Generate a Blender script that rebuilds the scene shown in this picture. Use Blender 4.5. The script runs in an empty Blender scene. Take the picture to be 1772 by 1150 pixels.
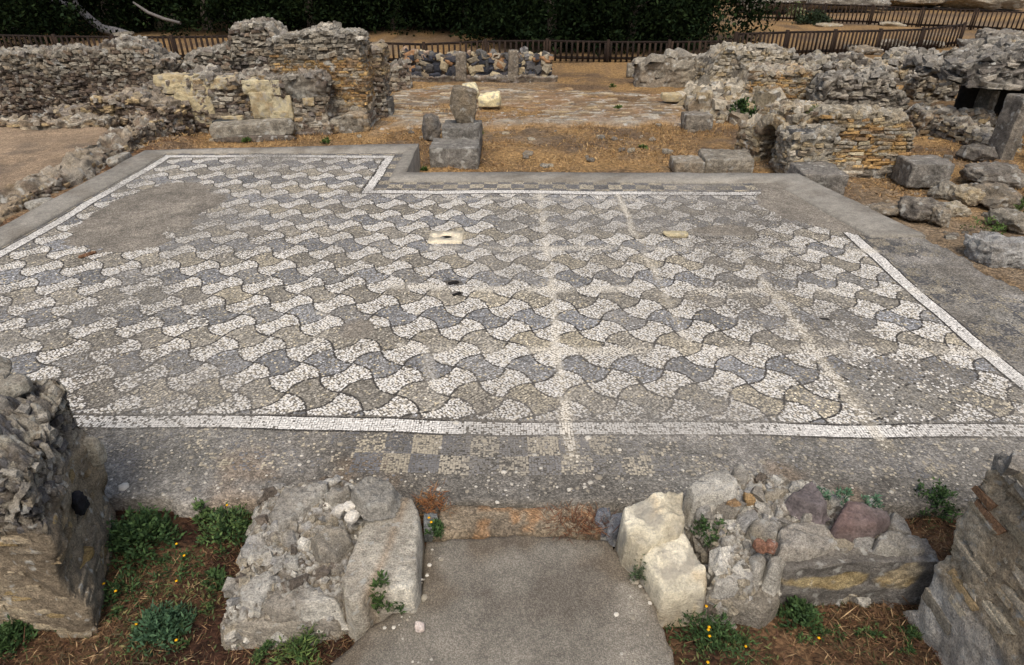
import bpy, math, random
import numpy as np

# ------------------------------------------------------------------ camera, sky, sun, exposure
S = bpy.context.scene
COL = S.collection
R = math.radians
FPX = 1095.0; PITCH = math.atan(657 / 1095.0); CAMH = 3.0; YAW = R(0.72)
cam = bpy.data.cameras.new('camera'); cam_o = bpy.data.objects.new('camera', cam); COL.objects.link(cam_o)
cam.sensor_fit = 'HORIZONTAL'; cam.sensor_width = 36; cam.lens = FPX / 1772 * 36
cam.clip_start = 0.05; cam.clip_end = 1500
cam_o.location = (0, 0, CAMH); cam_o.rotation_euler = (math.pi / 2 - PITCH, 0, YAW)
S.camera = cam_o
SUN_EL, SUN_AZ = R(60), R(178)                    # azimuth measured from +Y (into the picture) towards +X
W = bpy.data.worlds.new('World'); S.world = W; W.use_nodes = True
wn = W.node_tree.nodes; bg = wn['Background']
sky = wn.new('ShaderNodeTexSky'); sky.sky_type = 'NISHITA'; sky.sun_disc = False
sky.sun_elevation = SUN_EL; sky.sun_rotation = SUN_AZ
sky.air_density = 1.0; sky.dust_density = 5.0; sky.ozone_density = 0.6
W.node_tree.links.new(sky.outputs[0], bg.inputs[0]); bg.inputs[1].default_value = 0.115
sl = bpy.data.lights.new('sun', 'SUN'); sl.energy = 1.15; sl.angle = R(20); sl.color = (1, .97, .92)
so = bpy.data.objects.new('sun', sl); COL.objects.link(so)
sdir = np.array([math.sin(SUN_AZ) * math.cos(SUN_EL), math.cos(SUN_AZ) * math.cos(SUN_EL), math.sin(SUN_EL)])
so.rotation_euler = (math.pi / 2 - SUN_EL, 0, math.pi - SUN_AZ); so.location = (8, -4, 20)
S.view_settings.view_transform = 'Standard'; S.view_settings.look = 'None'
S.cycles.use_denoising = True; S.cycles.denoiser = 'OPENIMAGEDENOISE'; S.cycles.denoising_input_passes = 'RGB_ALBEDO_NORMAL'; S.cycles.denoising_prefilter = 'ACCURATE'
S.view_settings.exposure = 0.52; S.view_settings.gamma = 1.0

rng = np.random.default_rng(11)
random.seed(5)
CT, ST = math.cos(PITCH), math.sin(PITCH); CY, SY = math.cos(YAW), math.sin(YAW)

def U(px, py, z=0.0):
    """survey of the site: where the sight line through a photo point meets the level z"""
    u = px - 886; v = py - 575
    t = (CAMH - z) / (FPX * ST + v * CT)
    X, Y = u * t, (FPX * CT - v * ST) * t
    return (X * CY - Y * SY, X * SY + Y * CY)

def ZY(px, py, Y):
    """where it meets the upright plane at distance Y: returns x, z"""
    u = px - 886; v = py - 575
    a = FPX * CT - v * ST
    dx, dy = u * CY - a * SY, u * SY + a * CY
    t = Y / dy
    return dx * t, CAMH - t * (FPX * ST + v * CT)

# ------------------------------------------------------------------ noise in numpy
def hsh(ix, iy, iz, seed):
    h = (ix.astype(np.int64) * 374761393 + iy.astype(np.int64) * 668265263 + iz.astype(np.int64) * 2147483647 + seed * 1274126177) & 0xffffffff
    h = ((h ^ (h >> 13)) * 1274126177) & 0xffffffff
    h = ((h ^ (h >> 16)) * 2246822519) & 0xffffffff
    h = h ^ (h >> 15)
    return (h & 0xffffff) / 16777216.0

def vnoise(p, seed):
    i = np.floor(p); f = p - i; i = i.astype(np.int64)
    w = f * f * (3 - 2 * f)
    r = 0
    for a in (0, 1):
        wa = w[:, 0] if a else 1 - w[:, 0]
        for b in (0, 1):
            wb = w[:, 1] if b else 1 - w[:, 1]
            for c in (0, 1):
                wc = w[:, 2] if c else 1 - w[:, 2]
                r = r + wa * wb * wc * hsh(i[:, 0] + a, i[:, 1] + b, i[:, 2] + c, seed)
    return r * 2 - 1

def fbm(p, freq, octv=4, seed=0, gain=.5):
    p = np.asarray(p, float)
    if p.shape[1] == 2: p = np.c_[p, np.zeros(len(p))]
    r = np.zeros(len(p)); a = 1.0; t = 0
    for k in range(octv):
        r += a * vnoise(p * freq + 17.3 * k, seed + k * 7); t += a; a *= gain; freq *= 2.03
    return r / t * 1.6

def vor(p, seed):
    i = np.floor(p).astype(np.int64); n = len(p)
    f1 = np.full(n, 9.0); f2 = np.full(n, 9.0); r1 = np.zeros(n); r2 = np.zeros(n)
    for a in (-1, 0, 1):
        for b in (-1, 0, 1):
            for c in (-1, 0, 1):
                x, y, z = i[:, 0] + a, i[:, 1] + b, i[:, 2] + c
                h1 = hsh(x, y, z, seed); h2 = hsh(x, y, z, seed + 1); h3 = hsh(x, y, z, seed + 2)
                d = np.sqrt((x + .1 + .8 * h1 - p[:, 0]) ** 2 + (y + .1 + .8 * h2 - p[:, 1]) ** 2 + (z + .1 + .8 * h3 - p[:, 2]) ** 2)
                c1 = d < f1
                f2 = np.where(c1, f1, np.minimum(f2, d))
                r1 = np.where(c1, h2, r1); r2 = np.where(c1, (h1 * 7.3 + h3 * 3.1) % 1, r2)
                f1 = np.where(c1, d, f1)
    return f1, f2, r1, r2

def sst(a, b, x):
    t = np.clip((x - a) / (b - a), 0, 1); return t * t * (3 - 2 * t)

def lin(r, g, b):
    return np.array([(c / 255 / 12.92 if c / 255 <= .04045 else ((c / 255 + .055) / 1.055) ** 2.4) for c in (r, g, b)])

def mix(a, b, t):
    t = np.asarray(t)[:, None]; return a * (1 - t) + b * t

# ------------------------------------------------------------------ materials (procedural; base colour comes from the stones' own colour attribute)
def mat(name, fine=30, amt=.35, bump=.4, bdist=.01, pebble=0, pamt=.5, rough=.95, speck=None, grain=0):
    m = bpy.data.materials.new(name); m.use_nodes = True
    n = m.node_tree.nodes; L = m.node_tree.links; b = n['Principled BSDF']
    b.inputs['Roughness'].default_value = rough
    b.inputs['Specular IOR Level'].default_value = .2
    at = n.new('ShaderNodeAttribute'); at.attribute_name = 'Col'
    tc = n.new('ShaderNodeTexCoord')
    nz = n.new('ShaderNodeTexNoise'); nz.inputs['Scale'].default_value = fine; nz.inputs['Detail'].default_value = 7; nz.inputs['Roughness'].default_value = .65
    L.new(tc.outputs['Object'], nz.inputs['Vector'])
    mr = n.new('ShaderNodeMapRange'); mr.inputs[1].default_value = .3; mr.inputs[2].default_value = .7
    mr.inputs[3].default_value = 1 - amt; mr.inputs[4].default_value = 1 + amt
    L.new(nz.outputs['Fac'], mr.inputs[0])
    mx = n.new('ShaderNodeMix'); mx.data_type = 'RGBA'; mx.blend_type = 'MULTIPLY'; mx.inputs[0].default_value = 1
    L.new(at.outputs['Color'], mx.inputs[6]); L.new(mr.outputs[0], mx.inputs[7])
    col = mx.outputs[2]; hgt = nz.outputs['Fac']
    if grain:
        ng = n.new('ShaderNodeTexNoise'); ng.inputs['Scale'].default_value = fine * 4.3; ng.inputs['Detail'].default_value = 5; ng.inputs['Roughness'].default_value = .7
        L.new(tc.outputs['Object'], ng.inputs['Vector'])
        mg = n.new('ShaderNodeMapRange'); mg.inputs[1].default_value = .36; mg.inputs[2].default_value = .64
        mg.inputs[3].default_value = 1 - grain; mg.inputs[4].default_value = 1 + grain
        L.new(ng.outputs['Fac'], mg.inputs[0])
        mxg = n.new('ShaderNodeMix'); mxg.data_type = 'RGBA'; mxg.blend_type = 'MULTIPLY'; mxg.inputs[0].default_value = 1
        L.new(col, mxg.inputs[6]); L.new(mg.outputs[0], mxg.inputs[7]); col = mxg.outputs[2]
        hm_ = n.new('ShaderNodeMath'); hm_.operation = 'MULTIPLY_ADD'; hm_.inputs[1].default_value = .45
        L.new(ng.outputs['Fac'], hm_.inputs[0]); L.new(hgt, hm_.inputs[2]); hgt = hm_.outputs[0]
    if pebble:
        v = n.new('ShaderNodeTexVoronoi'); v.inputs['Scale'].default_value = pebble
        L.new(tc.outputs['Object'], v.inputs['Vector'])
        sp = n.new('ShaderNodeSeparateColor'); L.new(v.outputs['Color'], sp.inputs[0])
        m2 = n.new('ShaderNodeMapRange'); m2.inputs[3].default_value = 1 - pamt; m2.inputs[4].default_value = 1 + pamt
        pw = n.new('ShaderNodeMath'); pw.operation = 'POWER'; pw.inputs[1].default_value = 1.6
        L.new(sp.outputs[0], pw.inputs[0]); L.new(pw.outputs[0], m2.inputs[0])
        mx2 = n.new('ShaderNodeMix'); mx2.data_type = 'RGBA'; mx2.blend_type = 'MULTIPLY'; mx2.inputs[0].default_value = 1
        L.new(col, mx2.inputs[6]); L.new(m2.outputs[0], mx2.inputs[7]); col = mx2.outputs[2]
        ad = n.new('ShaderNodeMath'); ad.operation = 'SUBTRACT'
        L.new(hgt, ad.inputs[0]); L.new(v.outputs['Distance'], ad.inputs[1]); hgt = ad.outputs[0]
    if speck:
        scale, thr, c = speck
        v = n.new('ShaderNodeTexNoise'); v.inputs['Scale'].default_value = scale; v.inputs['Detail'].default_value = 5
        mp = n.new('ShaderNodeMapping'); mp.inputs['Location'].default_value = (3.1, 7.7, 1.3)
        L.new(tc.outputs['Object'], mp.inputs[0]); L.new(mp.outputs[0], v.inputs['Vector'])
        m3 = n.new('ShaderNodeMapRange'); m3.inputs[1].default_value = thr; m3.inputs[2].default_value = thr + .1; m3.inputs[4].default_value = .8
        L.new(v.outputs['Fac'], m3.inputs[0])
        mx3 = n.new('ShaderNodeMix'); mx3.data_type = 'RGBA'
        L.new(m3.outputs[0], mx3.inputs[0]); L.new(col, mx3.inputs[6]); mx3.inputs[7].default_value = (*c, 1); col = mx3.outputs[2]
    L.new(col, b.inputs['Base Color'])
    if bump:
        bp = n.new('ShaderNodeBump'); bp.inputs['Strength'].default_value = bump; bp.inputs['Distance'].default_value = bdist
        L.new(hgt, bp.inputs['Height']); L.new(bp.outputs[0], b.inputs['Normal'])
    return m

LICHEN = tuple(lin(188, 186, 176)); DARKL = tuple(lin(62, 60, 58))
M_STONE = mat('weathered_stone', 14, .42, 1.0, .06, speck=(7, .58, LICHEN), grain=.4)
M_WALL = mat('ruined_masonry', 12, .42, 1.0, .045, speck=(5.5, .6, LICHEN), grain=.34)
M_NEAR = mat('near_masonry', 26, .36, 1.0, .03, speck=(17, .6, LICHEN), grain=.4)
M_DARK = mat('basalt_masonry', 16, .35, .8, .03, grain=.25)
M_PALE = mat('pale_limestone', 22, .22, 1.0, .02, speck=(8, .53, tuple(lin(164, 157, 142))), grain=.2)
M_TESS = mat('tesserae', 60, .16, 0)
M_SLAB = mat('worn_mortar_bed', 14, .28, .8, .008, pebble=85, pamt=.42)
M_CONC = mat('concrete_kerb', 9, .22, .5, .006, pebble=120, pamt=.2, grain=.12)
M_PATH = mat('aggregate_concrete', 5, .16, .6, .005, pebble=190, pamt=.34, grain=.1)
M_GROUND = mat('dry_soil', 12, .42, 1.0, .04, pebble=28, pamt=.32, grain=.2)
M_LEAF = mat('leaf', 12, .25, 0, rough=.7)
M_TREE = mat('tree_leaf', 12, .25, 0, rough=1.0); M_TREE.node_tree.nodes['Principled BSDF'].inputs['Specular IOR Level'].default_value = 0
M_WOOD = mat('dark_timber', 20, .35, .4, .01)
M_BARK = mat('grey_bark', 14, .4, .8, .03)
M_FLOWER = mat('yellow_petal', 20, .1, 0)

# ------------------------------------------------------------------ mesh and object helpers
def mk(name, V, F, colr, m, parent=None, loc=None, smooth=True, label=None, cat=None, group=None, kind=None):
    V = np.asarray(V, float); F = np.asarray(F, np.int64)
    base = np.array(loc if loc is not None else ((0, 0, 0) if parent is None else parent.location), float)
    me = bpy.data.meshes.new(name)
    k = F.shape[1]
    me.vertices.add(len(V)); me.vertices.foreach_set('co', (V - base).astype(np.float32).ravel())
    me.loops.add(F.size); me.loops.foreach_set('vertex_index', F.astype(np.int32).ravel())
    me.polygons.add(len(F)); me.polygons.foreach_set('loop_start', np.arange(0, F.size, k, dtype=np.int32))
    try: me.polygons.foreach_set('loop_total', np.full(len(F), k, np.int32))
    except Exception: pass
    if smooth is not False: me.polygons.foreach_set('use_smooth', np.ones(len(F), bool) if smooth is True else np.asarray(smooth, bool))
    me.update(calc_edges=True); me.validate()
    a = me.color_attributes.new('Col', 'FLOAT_COLOR', 'POINT')
    c = np.ones((len(V), 4), np.float32); c[:, :3] = np.clip(colr, 0, 1); a.data.foreach_set('color', c.ravel())
    me.materials.append(m)
    o = bpy.data.objects.new(name, me); COL.objects.link(o)
    if parent is None: o.location = base
    else: o.parent = parent
    tag(o, label, cat, group, kind)
    return o

def tag(o, label=None, cat=None, group=None, kind=None):
    if label: o['label'] = label
    if cat: o['category'] = cat
    if group: o['group'] = group
    if kind: o['kind'] = kind

def thing(name, label, cat, loc, group=None):
    o = bpy.data.objects.new(name, None); COL.objects.link(o); o.location = loc
    o.empty_display_size = .2
    tag(o, label, cat, group); return o

def boxgrid(ns, nt, nh):
    """lattice of a closed box without its underside: integer verts and quads"""
    A = []
    def face(fn, na, nb, flip):
        a, b = np.meshgrid(np.arange(na), np.arange(nb), indexing='ij'); a = a.ravel(); b = b.ravel()
        q = [fn(a, b), fn(a + 1, b), fn(a + 1, b + 1), fn(a, b + 1)]
        if flip: q = q[::-1]
        A.append(np.stack(q, 1))
    st = lambda *x: np.stack(np.broadcast_arrays(*x), -1)
    face(lambda a, b: st(a, 0 * a, b), ns, nh, False)
    face(lambda a, b: st(a, 0 * a + nt, b), ns, nh, True)
    face(lambda a, b: st(0 * a, a, b), nt, nh, True)
    face(lambda a, b: st(0 * a + ns, a, b), nt, nh, False)
    face(lambda a, b: st(a, b, 0 * a + nh), ns, nt, False)
    Q = np.concatenate(A)                                   # nq,4,3
    key = (Q[..., 0] * (nt + 1) + Q[..., 1]) * (nh + 1) + Q[..., 2]
    u, inv = np.unique(key.ravel(), return_inverse=True)
    I = np.stack([u // ((nt + 1) * (nh + 1)), (u // (nh + 1)) % (nt + 1), u % (nh + 1)], 1)
    return I, inv.reshape(-1, 4)

# palettes (albedo)
GREY = [lin(156, 148, 132), lin(132, 125, 111), lin(170, 162, 145), lin(116, 109, 97), lin(146, 133, 113)]
TAN = [lin(150, 130, 100), lin(168, 148, 112), lin(134, 116, 90), lin(120, 104, 86), lin(158, 142, 118)]
DBROWN = [lin(112, 98, 84), lin(98, 86, 75), lin(128, 112, 95), lin(86, 75, 66), lin(138, 126, 108), lin(120, 112, 104)]
CREAM = [lin(190, 176, 140), lin(178, 164, 130), lin(194, 184, 152), lin(168, 150, 116)]
BRICK = [lin(164, 132, 86), lin(176, 146, 98), lin(146, 116, 78), lin(156, 136, 104), lin(130, 108, 82), lin(150, 138, 118)]
BASALT = [lin(58, 60, 66), lin(70, 70, 74), lin(164, 148, 118), lin(50, 52, 58), lin(180, 166, 136), lin(144, 130, 108), lin(84, 82, 80), lin(150, 116, 84)]
MORT = lin(122, 112, 96)

def pick(pal, r): return np.array(pal)[np.minimum((r * len(pal)).astype(int), len(pal) - 1)]

def rubble(size=.22, pal=GREY, flat=1.7, mort=MORT, mw=.16, var=.22, seed=1):
    def f(q):
        p = q / size; p = p * np.array([1, 1, flat])
        p = p + .35 * np.stack([vnoise(p * 1.3 + 5 * k, seed + k) for k in range(3)], 1)
        f1, f2, r1, r2 = vor(p, seed)
        m = sst(.02, mw + .02, f2 - f1)
        c = pick(pal, r1) * (1 + var * (r2 * 2 - 1))[:, None]
        return m * (.45 + .55 * r2), mix(np.broadcast_to(mort, c.shape) * .8, c, m)
    return f

def brick(bh=.06, bl=.24, pal=BRICK, mort=MORT * .75, var=.25, seed=1, miss=.12):
    def f(q):
        z = q[:, 2] + .012 * vnoise(q * 2.2, seed + 3) * 1.0
        a = q[:, 0] + q[:, 1] * .97
        rw = np.floor(z / bh); fz = z / bh - rw
        off = hsh(rw, rw * 0, rw * 0, seed)
        ll = bl * (.7 + .6 * hsh(rw, rw * 0 + 1, rw * 0, seed))
        x = a / ll + off; ci = np.floor(x); fx = x - ci
        dz = np.minimum(fz, 1 - fz) * bh; dx = np.minimum(fx, 1 - fx) * ll
        d = np.minimum(dz, dx)
        r1 = hsh(ci, rw, rw * 0, seed + 5); r2 = hsh(ci, rw, rw * 0 + 3, seed + 9)
        m = sst(.002, .016, d + .004 * vnoise(q * 18, seed))
        m = m * np.where(r2 < miss, .15, 1)
        c = pick(pal, r1) * (1 + var * (r2 * 2 - 1))[:, None]
        return m * (.55 + .45 * r1), mix(np.broadcast_to(mort, c.shape), c, m)
    return f

def plaster(c0=lin(150, 142, 126), c1=lin(120, 110, 96), seed=1, fr=2.0):
    def f(q):
        n = fbm(q, fr, 4, seed); n2 = fbm(q, fr * 5, 4, seed + 40)
        c = mix(np.broadcast_to(c0, (len(q), 3)), c1, np.clip(.5 + n * .9, 0, 1)) * (1 + .18 * n2)[:, None]
        return .5 + .3 * n2, c
    return f

def layered(base, *layers):
    """layers: (mask(q)->0..1, style)"""
    def f(q):
        r, c = base(q)
        for mk_, st in layers:
            w = np.clip(mk_(q), 0, 1); r2, c2 = st(q)
            r = r * (1 - w) + r2 * w; c = mix(c, c2, w)
        return r, c
    return f

def blob(s, z, rs, rz, seed=3, soft=.35):
    def f(q):
        d = np.sqrt(((q[:, 0] - s) / rs) ** 2 + ((q[:, 2] - z) / rz) ** 2) + .45 * fbm(q, 3 + .25 / min(rs, rz), 4, seed)
        return 1 - sst(1 - soft, 1 + soft, d)
    return f

def above(z, soft=.06, seed=4, amp=.1):
    return lambda q: sst(z - soft, z + soft, q[:, 2] + amp * fbm(q, 2.2, 3, seed))

def stonebox(ctr, tx, nn, up, hl, hh, pr, sink, g, jit=.16):
    """many squared stones at once: a sunk back, a full shoulder and a smaller worn face"""
    n = len(ctr); V = np.zeros((n, 12, 3))
    for r, (o, k) in enumerate(((-1, 1.0), (.55, 1.0), (1, .7))):
        off = (-sink if o < 0 else o * pr)
        for q, (i, j) in enumerate(((-1, -1), (1, -1), (1, 1), (-1, 1))):
            a = i * hl * k * (1 + jit * g.normal(size=n)); b = j * hh * k * (1 + jit * g.normal(size=n)); o2 = off + (0 if o < 0 else 1) * .18 * pr * g.normal(size=n)
            V[:, r * 4 + q] = ctr + tx * a[:, None] + up * b[:, None] + nn * (o2 * np.ones(n))[:, None]
    F = [(8, 9, 10, 11)]
    for r in (0, 4):
        for q in range(4): F.append((r + q, r + (q + 1) % 4, r + 4 + (q + 1) % 4, r + 4 + q))
    F = np.array(F); return V.reshape(-1, 3), (np.arange(n)[:, None, None] * 12 + F[None]).reshape(-1, 4)

def facing(specs, L, thick, zb, topf, batter, bigf, to_world, seed, name, m, parent, endf=None):
    g = np.random.default_rng(seed + 5000); VV = []; FF = []; CC = []; nv = 0
    zmax = float(topf(np.linspace(0, L, 60), np.zeros(60)).max())
    for k, (msk, sp) in enumerate(specs):
        h, l, pal, pr, miss, rot = sp['h'], sp['l'], sp['pal'], sp.get('pr', .03), sp.get('miss', .06), sp.get('rot', .08)
        for fc, (A, fixed) in enumerate(((L, 't0'), (thick, 's0'), (thick, 's1'))):
            rows = []; z = zb
            while z < zmax:
                hh = h * g.uniform(1 - sp.get('hv', .3), 1 + sp.get('hv', .3)); a = -l * g.random()
                while a < A:
                    ll = l * g.uniform(.5, 1.55); rows.append((a + ll / 2, z + hh / 2, ll, hh)); a += ll
                z += hh
            r = np.array(rows)
            if len(r) == 0: continue
            r = r[(r[:, 0] - r[:, 2] * .3 > 0) & (r[:, 0] + r[:, 2] * .3 < A) & (g.random(len(r)) > miss)]
            n = len(r); a, z, ll, hh = r.T
            z = z + g.normal(0, sp.get('zj', .1), n) * h
            s_ = a if fixed == 't0' else np.full(n, 0. if fixed == 's0' else L); t_ = np.zeros(n) if fixed == 't0' else a
            tp = topf(s_, t_); ok = z + hh * .3 < tp
            q = np.stack([s_, t_, z], 1)
            if msk is not None: ok &= msk(q) > .5
            for m2, _ in specs[k + 1:]:
                if m2 is not None: ok &= m2(q) <= .5
            s_, t_, z, ll, hh, q, tp = s_[ok], t_[ok], z[ok], ll[ok], hh[ok], q[ok], tp[ok]; n = len(z)
            if n == 0: continue
            hn = (z - zb) / np.maximum(.05, tp - zb); bg_ = bigf(q)
            t2 = t_ + (thick / 2 - t_) * batter * hn
            e_ = endf(t2, z) if endf else 0 * z; ctr = np.stack([s_ + e_ * np.where(s_ < L / 2, 1 - s_ / L * 2, s_ / L * 2 - 1), t2, z], 1)
            nn = {'t0': [0, -1, 0], 's0': [-1, 0, 0], 's1': [1, 0, 0]}[fixed]; tx = {'t0': [1, 0, 0], 's0': [0, -1, 0], 's1': [0, 1, 0]}[fixed]
            nn = np.tile(np.array(nn, float), (n, 1)); tx = np.tile(np.array(tx, float), (n, 1)); up = np.tile(np.array([0, 0, 1.]), (n, 1))
            ctr = ctr + nn * bg_[:, None]
            ra = g.normal(0, rot, n)[:, None]; tx2 = tx * np.cos(ra) + up * np.sin(ra); up2 = up * np.cos(ra) - tx * np.sin(ra)
            rb = g.normal(0, rot, n)[:, None]; nn2 = nn * np.cos(rb) + up2 * np.sin(rb)
            gap = sp.get('gap', .9)
            V, F = stonebox(ctr, tx2, nn2, up2, ll / 2 * gap, hh / 2 * gap, pr * g.uniform(.4, 1.3, n), .05, g, sp.get('jit', .13))
            c = np.array(pal)[g.integers(0, len(pal), n)] * g.uniform(.78, 1.2, n)[:, None]
            c = c * (1 + .25 * fbm(q, 1.2, 3, seed + 60))[:, None]
            VV.append(V); FF.append(F + nv); CC.append(np.repeat(c, 12, 0)); nv += len(V)
        # loose crest stones
        if sp.get('top', 1):
            n = int(L * thick / (h * l) * .55 * sp.get('top', 1)); s_ = g.uniform(0, L, n); t_ = g.uniform(0, thick, n); tp = topf(s_, t_)
            q = np.stack([s_, t_, tp - .01], 1); ok = np.ones(n, bool)
            if msk is not None: ok &= msk(q) > .5
            for m2, _ in specs[k + 1:]:
                if m2 is not None: ok &= m2(q) <= .5
            s_, t_, q, tp = s_[ok], t_[ok], q[ok], tp[ok]; n = len(s_)
            if n:
                t2 = t_ + (thick / 2 - t_) * batter; ctr = np.stack([s_, t2, tp + .0], 1) + np.array([0, 0, 1.]) * bigf(q)[:, None]
                a = g.uniform(0, 6.28, n); tx = np.stack([np.cos(a), np.sin(a), .25 * g.normal(size=n)], 1); nn = np.stack([.3 * g.normal(size=n), .3 * g.normal(size=n), np.ones(n)], 1); nn /= np.linalg.norm(nn, axis=1)[:, None]
                up = np.cross(nn, tx); up /= np.linalg.norm(up, axis=1)[:, None]; tx = np.cross(up, nn)
                V, F = stonebox(ctr, tx, nn, up, l * g.uniform(.25, .6, n), l * g.uniform(.2, .45, n), h * g.uniform(.3, .9, n), .06, g, .18)
                c = mix(np.array(pal)[g.integers(0, len(pal), n)], lin(152, 148, 138), np.full(n, .4)) * g.uniform(.8, 1.2, n)[:, None]
                VV.append(V); FF.append(F + nv); CC.append(np.repeat(c, 12, 0)); nv += len(V)
    if nv == 0: return None
    return to_world(np.concatenate(VV)), np.concatenate(FF), np.concatenate(CC)

def SP(h, l, pal, **kw): return dict(h=h, l=l, pal=pal, **kw)

def wall(name, p0, p1, thick, zb, top, style, res=.045, depth=.05, rag=.08, big=.05, seed=1, m=None,
         parent=None, label=None, cat=None, group=None, batter=.06, endrag=.08, topcol=lin(150, 146, 136), topamt=.5, slope=0, pits=None, stones=None, skew=0):
    """a length of ruined masonry whose front base line runs p0 -> p1 (left to right seen from the camera)"""
    p0 = np.array(p0, float); p1 = np.array(p1, float); L = np.linalg.norm(p1 - p0); d = (p1 - p0) / L
    nr = np.array([-d[1], d[0]])                           # away from the camera
    if not isinstance(top, (list, tuple)): top = [(0, top), (L, top)]
    ts = np.array([a for a, _ in top]); tz = np.array([b for _, b in top])
    hm = tz.max() - zb
    ns, nt, nh = [max(2, int(math.ceil(x / res))) for x in (L, thick, hm)]
    I, F = boxgrid(ns, nt, nh)
    s = I[:, 0] / ns * L; t = I[:, 1] / nt * thick; h = I[:, 2] / nh
    st3 = np.stack([s, t, 0 * s], 1)
    tp = np.interp(s, ts, tz) + rag * (fbm(st3, 2.6, 3, seed + 70) + .5 * np.round(2 * fbm(st3, 5, 2, seed + 71)) / 2) - slope * t
    tp = np.maximum(tp, zb + .04)
    z = zb + h * (tp - zb)
    nrm = np.zeros((len(I), 3))
    nrm[:, 0] = (I[:, 0] == ns) * 1. - (I[:, 0] == 0); nrm[:, 1] = (I[:, 1] == nt) * 1. - (I[:, 1] == 0); nrm[:, 2] = (I[:, 2] == nh) * 1.
    nrm /= np.maximum(1e-6, np.linalg.norm(nrm, axis=1))[:, None]
    q = np.stack([s, t, z], 1)
    rel, c = style(q + seed * 3.17 * np.array([1, 0, 0]) * 0)
    # ragged ends and batter
    t = t + (thick / 2 - t) * batter * h
    e = endrag * fbm(np.stack([z * 0 + seed, t, z], 1), 3.5, 3, seed + 33)
    s = s + e * np.where(s < L / 2, 1 - s / L * 2, s / L * 2 - 1)
    dis = depth * (rel - .6) + big * fbm(q, 1.7, 3, seed + 90)
    dis = dis + depth * .5 * fbm(q, 9, 3, seed + 95)
    if pits:
        pn = fbm(q, 11, 4, seed + 97, .6); dis = dis - pits[1] * np.clip(pn - .05, 0, 1) * 2 * sst(pits[0] - .1, pits[0] + .1, z + .12 * fbm(q, 3, 2, seed + 98))
    loc3 = np.stack([s, t, z], 1) + nrm * dis[:, None]
    tw = ((nrm[:, 2] > .5) * topamt * np.clip(.6 + .8 * fbm(q, 3, 3, seed + 50), 0, 1))
    c = mix(c, topcol * (1 + .3 * fbm(q, 8, 3, seed + 51))[:, None], tw)
    c = c * (1 + .22 * fbm(q, 1.1, 3, seed + 60))[:, None]
    V = np.stack([p0[0] + d[0] * loc3[:, 0] + (nr[0] + skew) * loc3[:, 1], p0[1] + d[1] * loc3[:, 0] + nr[1] * loc3[:, 1], loc3[:, 2]], 1)
    loc = None if parent is not None else (*((p0 + p1) / 2 + nr * thick / 2), zb)
    if stones and parent is not None:
        def topf(s2, t2):
            k3 = np.stack([s2, t2, 0 * s2], 1)
            return np.maximum(np.interp(s2, ts, tz) + rag * (fbm(k3, 2.6, 3, seed + 70) + .5 * np.round(2 * fbm(k3, 5, 2, seed + 71)) / 2) - slope * t2, zb + .04)
        tw_ = lambda A: np.stack([p0[0] + d[0] * A[:, 0] + (nr[0] + skew) * A[:, 1], p0[1] + d[1] * A[:, 0] + nr[1] * A[:, 1], A[:, 2]], 1)
        fc = facing(stones, L, thick, zb, topf, batter, lambda q_: big * fbm(q_, 1.7, 3, seed + 90) - depth * .25, tw_, seed, 'stone_facing', m or M_WALL, parent, lambda t2, z2: endrag * fbm(np.stack([z2 * 0 + seed, t2, z2], 1), 3.5, 3, seed + 33))
    sm = True
    if stones and parent is not None and fc:
        sm = np.r_[np.ones(len(F), bool), np.zeros(len(fc[1]), bool)]; F = np.concatenate([F, fc[1] + len(V)]); V = np.concatenate([V, fc[0]]); c = np.concatenate([c, fc[2]])
    return mk(name, V, F, c, m or M_WALL, parent, loc, sm, label, cat, group)

def tops(Y, y_of_x, xs0):
    """profile from photo points: list of (px, py) -> (distance along the wall from xs0, z) on the plane at Y"""
    r = []
    for px, py in y_of_x:
        x, z = ZY(px, py, Y); r.append((x - xs0, z))
    return r

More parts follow.
